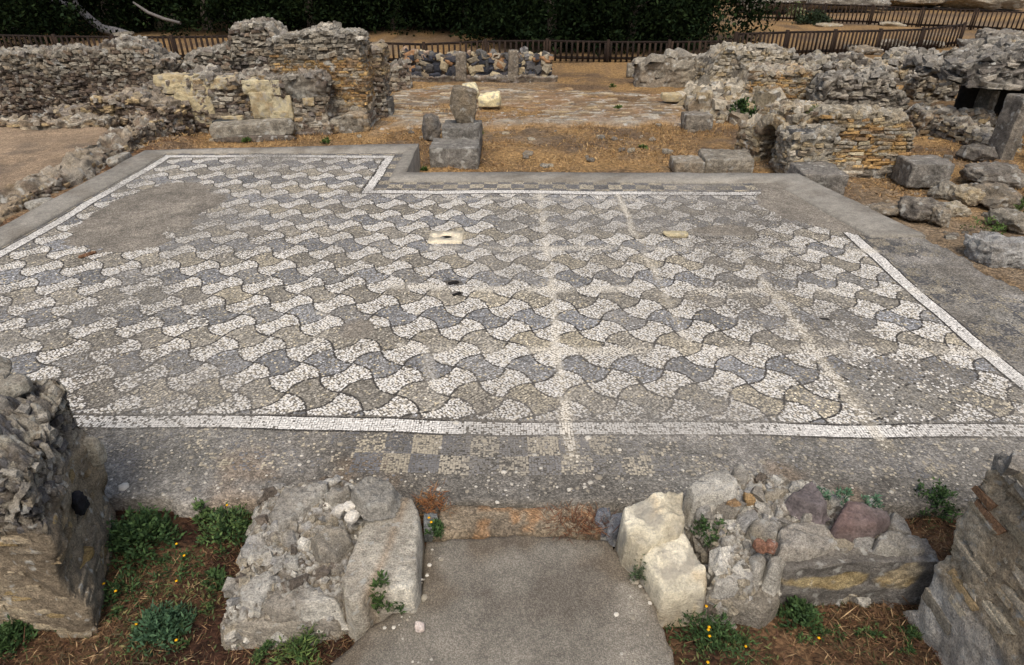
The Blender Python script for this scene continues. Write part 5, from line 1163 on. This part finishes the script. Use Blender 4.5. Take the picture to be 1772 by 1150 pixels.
# pebbles on the worn front of the floor
def pebbles():
    n = 2600; x = rng.uniform(-3.2, 4.6, n); y = rng.uniform(2.9, 3.56, n)
    k = rng.random(n) < .5; x2 = rng.uniform(-6, 4.9, 700); y2 = rng.uniform(3.6, 8.5, 700)
    x3 = rng.uniform(-.85, .72, 240); y3 = rng.uniform(1.5, 2.58, 240); x3 = np.where(x3 < -.5, -.5 + (x3 + .5) * np.clip((2.5 - y3) / .9, 0, 1), x3)
    x = np.concatenate([x[k], x2, x3]); y = np.concatenate([y[k], y2, y3]); n = len(x)
    r = rng.lognormal(math.log(.007), .4, n); r[rng.random(n) < .03] *= 1.8
    dirs = np.array([(math.cos(t), math.sin(t)) for t in np.arange(6) * math.pi / 3])
    V = []; z0 = und(x, y)
    for h, s_ in ((0, 1.0), (.3, .75)):
        for q in range(6):
            V.append(np.stack([x + dirs[q, 0] * r * s_ * (.8 + .4 * rng.random(n)), y + dirs[q, 1] * r * s_ * (.8 + .4 * rng.random(n)), z0 + h * r], 1))
    V.append(np.stack([x, y, z0 + .38 * r], 1))
    V = np.stack(V, 1); F = []
    for q in range(6):
        a, b = q, (q + 1) % 6; F += [(a, b, 6 + b), (a, 6 + b, 6 + a), (6 + a, 6 + b, 12)]
    F = np.array(F); FF = (np.arange(n)[:, None, None] * 13 + F[None]).reshape(-1, 3)
    c = np.where((rng.random(n) < .45)[:, None], lin(190, 184, 170), lin(150, 142, 126)) * (.75 + .4 * rng.random(n))[:, None]
    mk('pebbles', V.reshape(-1, 3), FF, np.repeat(c, 13, 0), M_TESS, kind='stuff', label='pale pebbles strewn over the worn floor', cat='pebbles', smooth=True)
pebbles()

# ------------------------------------------------------------------ fences
M_TIMB = [lin(48, 38, 31), lin(40, 32, 27), lin(56, 44, 35)]
def boxes(arr):
    """arr: list of (centre, dir(2), half length, half width, z0, z1)"""
    V = []; F = []
    for (cx, cy), (dx, dy), hl, hw, z0, z1, dz in arr:
        b = len(V)
        for z, e in ((z0, 0), (z1, 1)):
            for i, j in ((-1, -1), (1, -1), (1, 1), (-1, 1)):
                V.append((cx + dx * hl * i - dy * hw * j, cy + dy * hl * i + dx * hw * j, z + dz * i))
        F += [(b, b + 3, b + 2, b + 1), (b + 4, b + 5, b + 6, b + 7)] + [(b + q, b + (q + 1) % 4, b + 4 + (q + 1) % 4, b + 4 + q) for q in range(4)]
    return np.array(V), F
def fence(p0, p1, label, h0=1.0, group=None, step=.19, bay=2.4):
    p0, p1 = np.array(p0), np.array(p1); L = np.linalg.norm(p1 - p0); d = (p1 - p0) / L
    t = thing('timber_fence', label, 'fence', (*((p0 + p1) / 2), GB), group)
    n = max(1, int(round(L / bay)))
    gzf = lambda p: float(gz([p[0]], [p[1]])[0])
    tops_ = [gzf(p0 + d * L * k / n) + h0 + random.uniform(-.06, .06) for k in range(n + 1)]
    pal = []
    rails = []; pales = []
    for k in range(n):
        a, b = p0 + d * L * k / n, p0 + d * L * (k + 1) / n; m = (a + b) / 2; l = L / n / 2
        za, zb_ = tops_[k], tops_[k + 1]; zm = (za + zb_) / 2; sl = (zb_ - za) / 2
        rails.append((m, d, l - .04, .045, zm - .07, zm, sl)); rails.append((m, d, l - .04, .03, zm - h0 + .1, zm - h0 + .2, sl))
        q = int(2 * l / step)
        for i in range(q):
            f = (i + .5) / q; c = a + (b - a) * f; zt = za + (zb_ - za) * f
            pales.append((c + np.array([-d[1], d[0]]) * -.05, d, .036 + random.uniform(-.006, .006), .016, zt - h0 + .03, zt - .03 + random.uniform(-.05, .03), 0))
        V, F = boxes([(a, d, .05, .05, za - h0 - .2, za + .05, 0)])
        mk('post', V, F, np.tile(M_TIMB[0], (len(V), 1)), M_WOOD, t, smooth=False)
    V, F = boxes([(p1, d, .05, .05, tops_[-1] - h0 - .2, tops_[-1] + .05, 0)]); mk('post', V, F, np.tile(M_TIMB[0], (len(V), 1)), M_WOOD, t, smooth=False)
    V, F = boxes(rails); mk('rails', V, F, np.tile(M_TIMB[1], (len(V), 1)), M_WOOD, t, smooth=False)
    V, F = boxes(pales); c = np.repeat(np.array([random.choice(M_TIMB) * random.uniform(.8, 1.2) for _ in pales]), 8, 0)
    mk('pale_panel', V, F, c, M_WOOD, t, smooth=False)
fence((-19.5, 25.6), (-5.9, 24.6), 'dark timber paling fence behind the ruins at left, under the trees', .82)
fence((-5.7, 24.7), (7.6, 25.2), 'dark timber paling fence behind the basalt wall in the middle', .72)
fence((7.8, 25.3), (18.6, 29.6), 'dark timber paling fence rising to the right, nearer of two', .86)
fence((12.8, 42.2), (27.5, 34.2), 'dark timber paling fence at the top right corner, farther of two', .95)

# banks and rocks beyond the fences
for i, (px, py, w, h, d, lab) in enumerate(((1345, 22, 110, 26, 3, 'grey rock bank beyond the far fence, leftmost'), (1470, 20, 150, 30, 3, 'grey rock bank beyond the far fence, middle one'), (1600, 16, 130, 28, 3, 'pale rock bank beyond the far fence, right of middle'), (1720, 18, 140, 30, 3, 'pale rock bank beyond the far fence near the right edge'))):
    block(px, py + 2, w, h, GB, d, 'rock_bank', lab, PALD if i < 2 else GREY, 6 * i - 8, rough=.3, round_=.5, n=26, cat='rock')
for i, (px, py, w, h, lab) in enumerate(((283, 52, 40, 26, 'pale rock under the trees behind the left fence'), (122, 52, 44, 18, 'brown rock beside the bent trunk at left'), (205, 66, 30, 8, 'white stone on the left fence line'), (1440, 48, 40, 6, 'flat white stone between the two right fences'), (1552, 48, 44, 8, 'white block between the two right fences'), (795, 26, 40, 14, 'pale rock glimpsed deep under the trees'))):
    block(px, py, w, h, GB, .9, 'pale_rock', lab, [PALE, TAN, GREY, PALE, PALE, PALE][i], 10, rough=.25, round_=.45, n=14, cat='rock')

# ------------------------------------------------------------------ trees
def crown_mesh(seed, nclump=420, per=42, rad=(4.0, 3.8, 4.4), zc=4.3):
    g = np.random.default_rng(seed)
    d = unit(nclump, g); r = g.uniform(.45, 1.0, nclump) ** .6
    c = d * r[:, None] * np.array(rad) + np.array([0, 0, zc])
    c += g.normal(0, .25, c.shape)
    # more growth near the ground
    low = g.random(nclump) < .35; ang = g.uniform(0, 2 * np.pi, nclump); rr = g.uniform(1.5, 3.9, nclump)
    c[low] = np.stack([np.cos(ang) * rr, np.sin(ang) * rr * .95, g.uniform(.2, 2.6, nclump)], 1)[low]
    c[:, 2] = np.maximum(c[:, 2], .15)
    tone = g.uniform(.45, 1.2, nclump) * np.where(g.random(nclump) < .12, 1.9, 1)
    cc = np.repeat(c, per, 0); n = len(cc)
    pos = cc + unit(n, g) * (g.random(n) ** .5)[:, None] * g.uniform(.45, .8, n)[:, None]
    pos[:, 2] = np.maximum(pos[:, 2], .05)
    dr = unit(n, g) + (pos - cc) * 1.0 + np.array([0, 0, .1]); dr /= np.linalg.norm(dr, axis=1)[:, None]
    V, F = leafquads(pos, dr, unit(n, g), g.uniform(.13, .26, n), g.uniform(.07, .13, n))
    base = np.where((g.random(n) < .5)[:, None], lin(25, 35, 22), lin(33, 43, 24))
    col = base * (np.repeat(tone, per) * g.uniform(.75, 1.25, n))[:, None]
    return V, F, np.repeat(col, 4, 0)
def trunk_mesh(seed):
    g = np.random.default_rng(seed); V = []; F = []
    def add(pts, rad):
        v, f = tube(pts, rad, 9); b = len(V); V.extend(v); F.extend([tuple(b + i for i in q) for q in f])
    lean = g.normal(0, .5, 2)
    pts = [np.array([lean[0] * t * t, lean[1] * t * t, -.3 + 4.2 * t]) + g.normal(0, .06, 3) for t in np.linspace(0, 1, 8)]
    add(pts, np.linspace(.24, .11, 8))
    for k in range(6):
        s_ = pts[3 + k % 4]; a = g.uniform(0, 6.28); e = s_ + np.array([math.cos(a) * 2.4, math.sin(a) * 2.4, g.uniform(.8, 2.4)])
        add([s_ + (e - s_) * t + np.array([0, 0, .3 * math.sin(t * 3)]) for t in np.linspace(0, 1, 6)], np.linspace(.1, .03, 6))
    V = np.array(V); F = [(a, b, c, d) if c != d else (a, b, c, c) for a, b, c, d in F]
    F = np.array([(a, b, c) for a, b, c, d in F] + [(a, c, d) for a, b, c, d in F if c != d])
    return V, F, lin(96, 88, 80) * (1 + .2 * fbm(V, 3, 3, seed))[:, None]
protos = []
for v in range(3):
    cm = crown_mesh(900 + v); tm = trunk_mesh(950 + v)
    protos.append((cm, tm, {}))
def tree(x, y, v, rz, sc, label, group):
    t = thing('evergreen_tree', label, 'tree', (x, y, float(gz([x], [y])[0])), group); t.rotation_euler = (0, 0, rz); t.scale = (sc,) * 3
    cm, tm, cache = protos[v]
    for nm, (V, F, c), m in (('crown', cm, M_TREE), ('trunk', tm, M_BARK)):
        if nm in cache:
            o = cache[nm].copy(); COL.objects.link(o); o.parent = t
        else:
            o = mk(nm, V + np.array(t.location), F, c, m, t, smooth=(nm == 'trunk')); cache[nm] = o
rowA = [(-23, 30), (-10.8, 36), (-6.6, 36.6), (-2.6, 36), (1.3, 29.4), (4.6, 29.2), (6.9, 32)]
rowB = [(-26, 35), (-21, 36), (-16.5, 36.5), (-12.9, 39), (-8.6, 39.5), (-4.6, 39.5), (-.4, 35), (3, 34.4), (6.4, 36.5), (8.3, 41)]
rowC = [(-28, 43), (-22, 44), (-16, 43), (-10, 42), (-4, 43), (2, 42), (7, 46)]
k = 0
for row, lab in ((rowA, 'dark evergreen tree just behind the timber fence, in the front row of the wood'), (rowB, 'dark evergreen tree deep in the wood behind the front row'), (rowC, 'dark evergreen tree at the back of the wood')):
    for x, y in row:
        tree(x, y, k % 3, k * 1.7, 1.0 + .12 * math.sin(k * 2.3), lab, 'dark evergreen trees behind the ruins'); k += 1
# the bent grey trunk at left and a fallen one
bt = thing('bent_tree', 'bare grey tree with a bent trunk behind the left fence', 'tree', (*U(190, 62, GB), GB))
bx, by = U(200, 62, GB)
pts = [np.array([bx + a, by + .3 * b, GB + c]) for a, b, c in ((.6, 0, 0), (.1, 0, .18), (-.5, 0, .3), (-1.0, .2, .7), (-1.5, .3, 1.3), (-1.7, .3, 2.0), (-1.6, .4, 3.2), (-1.4, .5, 4.6))]
V, F = tube(pts, [.24, .22, .2, .19, .17, .15, .13, .09], 12); F = np.array([(a, b, c) for a, b, c, d in F] + [(a, c, d) for a, b, c, d in F if c != d])
mk('trunk', V, F, lin(150, 148, 148) * (1 + .2 * fbm(V, 3, 3, 1))[:, None], M_BARK, bt)
pts = [np.array([bx - 1.45, by, GB + 1.2]), np.array([bx - 2.2, by, GB + 1.5]), np.array([bx - 3.2, by, GB + 1.55]), np.array([bx - 4.2, by, GB + 1.75])]
V, F = tube(pts, [.12, .1, .07, .04], 9); F = np.array([(a, b, c) for a, b, c, d in F] + [(a, c, d) for a, b, c, d in F if c != d])
mk('branch', V, F, np.tile(lin(112, 112, 116), (len(V), 1)), M_BARK, bt)
fx, fy = U(312, 70, GB)
pts = [np.array([fx + .3, fy - .2, GB + .75]), np.array([fx - .5, fy, GB + .9]), np.array([fx - 1.2, fy + .1, GB + 1.15]), np.array([fx - 1.8, fy + .2, GB + 1.55])]
V, F = tube(pts, [.06, .07, .07, .04], 10); F = np.array([(a, b, c) for a, b, c, d in F] + [(a, c, d) for a, b, c, d in F if c != d])
mk('fallen_branch', V, F, lin(104, 100, 97) * (1 + .2 * fbm(V, 3, 3, 2))[:, None], M_BARK, loc=(fx - .6, fy, GB), label='grey broken bough resting on the left fence', cat='branch')

# ------------------------------------------------------------------ weeds, flowers, dry grass
G1, G2, G3 = lin(52, 74, 42), lin(66, 88, 48), lin(84, 104, 58)
def plant(name, label, x, y, r, h, n, leaf=(.03, .012), cols=(G1, G2), z=None, flowers=0, up=.3, group=None, cat='weed', fl_h=1.1, sparse=1.0):
    g = np.random.default_rng(int(abs(x) * 1000 + abs(y) * 77) % 99991 + n)
    z0 = float(gz([x], [y])[0]) if z is None else z
    root = thing(name, label, cat, (x, y, z0), group)
    ns = max(5, n // 14); a = g.uniform(0, 2 * np.pi, ns); rr = r * np.sqrt(g.random(ns)); ph = np.clip(1 - (rr / r) ** 2, .12, 1)
    tips = np.stack([np.cos(a) * rr, np.sin(a) * rr, h * ph * g.uniform(.55, 1.1, ns)], 1)
    base = np.stack([np.cos(a) * rr * .25, np.sin(a) * rr * .25, 0 * a], 1)
    k = g.integers(0, ns, n); t = g.random(n) ** .6
    pos = base[k] + (tips[k] - base[k]) * t[:, None] + np.stack([0 * t, 0 * t, h * .18 * np.sin(t * np.pi)], 1)
    pos += g.normal(0, r * .07, pos.shape) * sparse; pos[:, 2] = np.maximum(pos[:, 2], .004)
    d = unit(n, g); d[:, 2] = np.abs(d[:, 2]) * .6 + up; d[:, :2] += tips[k][:, :2] / max(r, .01) * .5; d /= np.linalg.norm(d, axis=1)[:, None]
    nr = unit(n, g); nr[:, 2] = np.abs(nr[:, 2]) + .4; nr /= np.linalg.norm(nr, axis=1)[:, None]
    V, F = leafquads(pos, d, nr, g.uniform(.6, 1.3, n) * leaf[0], g.uniform(.7, 1.3, n) * leaf[1])
    c = np.where((g.random(n) < .5)[:, None], cols[0], cols[1]) * g.uniform(.7, 1.3, n)[:, None]
    mk('foliage', V + np.array([x, y, z0]), F, np.repeat(c, 4, 0), M_LEAF, root, smooth=False)
    # stems
    sv, sd, snr, ln = base, tips - base, unit(ns, g), np.linalg.norm(tips - base, axis=1)
    V, F = leafquads(sv, sd / ln[:, None], snr, ln, np.full(ns, .006))
    mk('stems', V + np.array([x, y, z0]), F, np.tile(cols[0] * .9, (len(V), 1)), M_LEAF, root, smooth=False)
    for q in range((flowers + 1) // 2):
        aa = g.uniform(0, 6.28); r2 = r * g.uniform(.2, 1.1); fx, fy, fz = x + math.cos(aa) * r2, y + math.sin(aa) * r2, z0 + h * fl_h * g.uniform(.8, 1.1)
        V = [(fx, fy, fz + .006)] + [(fx + math.cos(k_ * math.pi / 5) * (.0105 if k_ % 2 else .0075), fy + math.sin(k_ * math.pi / 5) * (.0105 if k_ % 2 else .0075), fz) for k_ in range(10)]
        V += [(fx, fy, fz - .008)]
        Ff = [(0, 1 + k_, 1 + (k_ + 1) % 10) for k_ in range(10)] + [(11, 1 + (k_ + 1) % 10, 1 + k_) for k_ in range(10)]
        mk('flower', V, Ff, np.tile(lin(236, 176, 28), (12, 1)), M_FLOWER, root, smooth=False)
    return root
def pl(px, py, z, name, label, r, h, n, **kw):
    x, y = U(px, py, z); plant(name, label, x, y, r, h, n, z=kw.pop('zz', z), **kw)
ZF = -.12
pl(248, 945, ZF, 'leafy_weed', 'large dense green weed beside the left pier at the floor edge', .24, .26, 1900, leaf=(.036, .015))
pl(400, 925, ZF, 'flowering_weed', 'green weed with a yellow flower left of the rubble stub', .2, .2, 1000, leaf=(.034, .014), flowers=2, cols=(G1, G3))
pl(360, 905, ZF, 'upright_weed', 'upright pale green weed sprig at the front edge of the floor', .07, .22, 200, leaf=(.04, .013), cols=(G2, G3))
pl(285, 1095, ZF, 'leafy_weed', 'fleshy green weed clump at the bottom left of the soil', .17, .14, 1300, leaf=(.036, .011), cols=(lin(58, 84, 60), lin(70, 96, 66)))
pl(20, 1110, ZF, 'leafy_weed', 'dark green weed at the foot of the left pier in the corner', .13, .12, 800, leaf=(.034, .012))
pl(105, 1082, ZF, 'leafy_weed', 'small dark weed below the front of the left pier', .07, .07, 300, leaf=(.026, .011))
pl(665, 1050, .0, 'sow_thistle', 'bushy bright green weed growing at the near end of the rounded jamb', .07, .26, 420, leaf=(.045, .013), cols=(G2, G3), up=.8)
pl(690, 1050, .0, 'leafy_weed', 'low green weed right beside the bushy weed at the jamb', .07, .08, 220, leaf=(.034, .012), cols=(G1, G2))
pl(520, 1110, ZF, 'grassy_weed', 'sparse green weed in front of the left rubble stub', .17, .1, 500, leaf=(.05, .009), cols=(G2, lin(96, 112, 60)))
pl(380, 1010, ZF, 'grassy_weed', 'low green weed left of the oval stone', .1, .08, 300, leaf=(.034, .012))
pl(215, 1030, ZF, 'flowering_weed', 'thin green weed with yellow flowers on the left soil', .18, .09, 420, leaf=(.034, .009), flowers=4)
pl(310, 985, ZF, 'flowering_weed', 'sparse weed with several yellow flowers in the middle of the left soil', .16, .08, 260, leaf=(.032, .009), flowers=5)
pl(755, 925, .0, 'flowering_weed', 'small green weed with orange flowers between jamb and threshold', .07, .1, 360, leaf=(.026, .011), flowers=3, fl_h=1.3)
pl(1230, 925, .1, 'leafy_weed', 'dark green weed growing behind the cream jamb', .12, .14, 700, leaf=(.026, .011))
pl(1112, 1000, .0, 'feathery_weed', 'feathery grey green weed against the cream jamb beside the path', .075, .17, 520, leaf=(.034, .007), cols=(lin(92, 104, 78), lin(74, 92, 62)), up=.6)
pl(1106, 965, .0, 'tall_sprig', 'thin tall sprig with tiny yellow buds in front of the cream jamb', .05, .34, 90, leaf=(.02, .006), cols=(lin(110, 122, 74), lin(128, 136, 80)), flowers=0, up=.8)
pl(1380, 1075, ZF, 'leafy_weed', 'round dark green weed below the plastered face', .13, .14, 1000, leaf=(.026, .012))
pl(1210, 1085, ZF, 'flowering_weed', 'weed with scattered yellow flowers right of the path', .2, .1, 620, leaf=(.036, .009), flowers=7)
pl(1250, 1130, ZF, 'flowering_weed', 'low weed with yellow flowers at the bottom edge right of the path', .2, .08, 420, leaf=(.034, .009), flowers=4)
pl(1610, 880, -.1, 'leafy_weed', 'dark green weed in the gap behind the right rubble stub', .17, .2, 1100, leaf=(.03, .012))
sprigs = [(random.uniform(190, 400), random.uniform(940, 1140)) for _ in range(9)] + [(random.uniform(1170, 1580), random.uniform(1075, 1145)) for _ in range(12)] + [(random.uniform(420, 560), random.uniform(1090, 1145)) for _ in range(5)]
for px, py in sprigs:
    pl(px, py, ZF, 'small_sprig', 'tiny green sprig growing among the dry litter in the foreground soil', random.uniform(.03, .07), random.uniform(.03, .07), random.randint(50, 130), leaf=(.026, .008), cols=(G1, G3), flowers=random.choice((0, 0, 1)), group='green sprigs in the foreground soil')
for i, (px, py) in enumerate(((1425, 855), (1460, 857), (1510, 865))):
    pl(px, py, .28, 'succulent_sprig', ['small succulent sprig beside the purplish stone', 'succulent sprig in the middle of three on the right stub', 'succulent sprig above the dark reddish block'][i], .06, .09, 160, leaf=(.026, .009), cols=(lin(78, 108, 82), lin(92, 124, 96)), zz=.24)
pl(570, 193, -.2, 'bush', 'bright green bush growing at the foot of the tall brick wall', .17, .34, 700, leaf=(.09, .035), cols=(lin(70, 110, 40), lin(90, 130, 48)), cat='bush')
pl(1285, 208, GB, 'bush', 'dark green bush beside the little arch', .42, .55, 1400, leaf=(.1, .04), cat='bush', cols=(lin(44, 62, 36), lin(60, 84, 40)))
pl(1405, 205, .45, 'dry_sprig', 'pale green sprig on top of the arched ruin', .16, .3, 160, leaf=(.07, .02), cols=(lin(120, 126, 84), lin(100, 110, 70)), zz=.45)
for i, (px, py, r, lab) in enumerate(((428, 246, .09, 'weed tuft in front of the grey beam'), (1112, 258, .08, 'single green tuft on the dry grass court'), (735, 296, .06, 'green tuft in the corner of the kerb notch'), (1645, 372, .12, 'green tuft by the post stone'), (1700, 404, .3, 'broad low green weed above the big boulder'), (1490, 388, .09, 'green tuft by the long kerb stone'), (1070, 188, .09, 'green tuft on the old paving'), (565, 248, .1, 'weed tuft right of the grey beam'), (1765, 368, .2, 'green weed at the right edge by the pale rock'), (1060, 152, .1, 'tiny weed on the far part of the old paving'), (1530, 412, .1, 'green tuft at the broken floor edge'), (832, 232, .07, 'green tuft right of the stacked base'))):
    pl(px, py, GB if py not in (188, 152) else -.33, 'weed_tuft', lab, r, r * 1.1, 160, leaf=(.06, .022), cols=(lin(70, 92, 44), lin(88, 108, 54)))
pl(1405, 42, GB, 'shrub', 'dark shrub between the two right fences', 1.1, .7, 900, leaf=(.2, .09), cat='shrub', cols=(lin(40, 52, 34), lin(52, 64, 40)))
pl(1375, 30, GB, 'shrub', 'pale grey green shrub by the far fence', .6, .9, 500, leaf=(.2, .09), cat='shrub', cols=(lin(116, 122, 88), lin(96, 104, 74)))

def blades(name, label, x, y, ln, flat, cols, wd=.004):
    n = len(x); z = gz(x, y); g = rng
    a = g.uniform(0, 2 * np.pi, n); el = np.abs(g.normal(0, flat, n)); d = np.stack([np.cos(a) * np.cos(el), np.sin(a) * np.cos(el), np.sin(el)], 1)
    V, F = leafquads(np.stack([x, y, z + .003], 1), d, unit(n), ln, np.full(n, wd) * g.uniform(.6, 1.5, n))
    c = np.array(cols)[g.integers(0, len(cols), n)] * g.uniform(.7, 1.3, n)[:, None]
    mk(name, V, F, np.repeat(c, 4, 0), M_LEAF, kind='stuff', label=label, cat='dry grass', smooth=False)
n = 90000; x = rng.uniform(-3.2, 3.2, n); y = rng.uniform(.8, 2.95, n)
den = fbm(np.stack([x, y, 0 * x], 1), 1.8, 3, 811); k = (den + rng.random(n) * .8 > .1) & ~((x > -.62 - .12 * (2.6 - y) + .05 * rng.normal(size=n)) & (x < .62 + .05 * (2.6 - y) + .06 * rng.normal(size=n)) & (y < 2.7)) & ~((x < -.85) & (x > -1.15) & (y < 1.8) & False)
blades('dry_litter', 'reddish brown dry litter and stalks on the soil beside the path', x[k], y[k], rng.uniform(.015, .075, k.sum()) * np.where(rng.random(k.sum()) < .06, 2.2, 1), .45, [lin(92, 66, 48), lin(112, 82, 58), lin(76, 54, 42), lin(160, 134, 98), lin(132, 104, 74), lin(98, 72, 52), lin(84, 74, 56), lin(74, 80, 48)], .0045)
def cover(name, label, n, xr, yr, thr, seed, ex=None):
    x = rng.uniform(*xr, n); y = rng.uniform(*yr, n); den = fbm(np.stack([x, y, 0 * x], 1), 2.6, 3, seed)
    k = den + .5 * rng.random(n) > thr
    if ex is not None: k &= ~ex(x, y)
    x, y = x[k], y[k]; m_ = len(x); z = gz(x, y) + rng.uniform(0, .035, m_)
    d = unit(m_); d[:, 2] = np.abs(d[:, 2]) * .7 + .15; d /= np.linalg.norm(d, axis=1)[:, None]; nr = unit(m_); nr[:, 2] = np.abs(nr[:, 2]) + .5; nr /= np.linalg.norm(nr, axis=1)[:, None]
    V, F = leafquads(np.stack([x, y, z], 1), d, nr, rng.uniform(.012, .05, m_), rng.uniform(.004, .012, m_))
    c = np.array([lin(62, 78, 44), lin(78, 92, 52), lin(96, 104, 62), lin(112, 104, 66), lin(54, 66, 40)])[rng.integers(0, 5, m_)] * rng.uniform(.7, 1.25, m_)[:, None]
    mk(name, V, F, np.repeat(c, 4, 0), M_LEAF, kind='stuff', label=label, cat='weeds', smooth=False)
onpath = lambda x, y: (x > -.66 - .4 * np.clip(2.2 - y, 0, 1)) & (x < .72)
cover('creeping_weeds', 'creeping green weeds tangled in the dry litter of the foreground', 16000, (-2.6, 2.4), (1.4, 2.9), .55, 841, onpath)
n = 60000; x = rng.uniform(-8, 13, n); y = rng.uniform(9.95, 17, n)
den = fbm(np.stack([x, y, 0 * x], 1), 1.2, 3, 821); k = (den + rng.random(n) > .35) & ((y > 11.7) | (x > -1.6))
blades('dry_grass', 'short straw coloured dry grass over the back court', x[k], y[k], rng.uniform(.04, .12, k.sum()), .7, [lin(166, 134, 88), lin(150, 118, 78), lin(134, 106, 74), lin(176, 148, 104), lin(116, 94, 68)], .014)
# dry brush by the threshold
n = 420; a, b = U(1000, 905, .02); x = a + np.clip(rng.normal(0, .1, n), -.2, .2); y = b + np.clip(rng.normal(0, .06, n), -.12, .12)
z = np.full(n, .02); d = unit(n); d[:, 2] = np.abs(d[:, 2]) * .4; d /= np.linalg.norm(d, axis=1)[:, None]
V, F = leafquads(np.stack([x, y, z], 1), d, unit(n), rng.uniform(.05, .13, n), np.full(n, .005))
mk('dry_brush', V, F, np.repeat(np.array([lin(108, 72, 52), lin(84, 58, 44), lin(134, 100, 72)])[rng.integers(0, 3, n)], 4, 0), M_LEAF, loc=(a, b, .02), smooth=False, label='reddish dead brush lying across the right end of the threshold', cat='dry weed')
n = 260; a, b = U(745, 870, .02); x = a + rng.normal(0, .05, n); y = b + rng.normal(0, .05, n)
V, F = leafquads(np.stack([x, y, np.full(n, .02)], 1), d[:n], unit(n), rng.uniform(.04, .1, n), np.full(n, .005))
mk('dry_brush', V, F, np.repeat(np.array([lin(138, 92, 56), lin(110, 72, 46), lin(150, 112, 70)])[rng.integers(0, 3, n)], 4, 0), M_LEAF, loc=(a, b, .02), smooth=False, label='rusty dead weed at the far right corner of the rounded jamb', cat='dry weed')
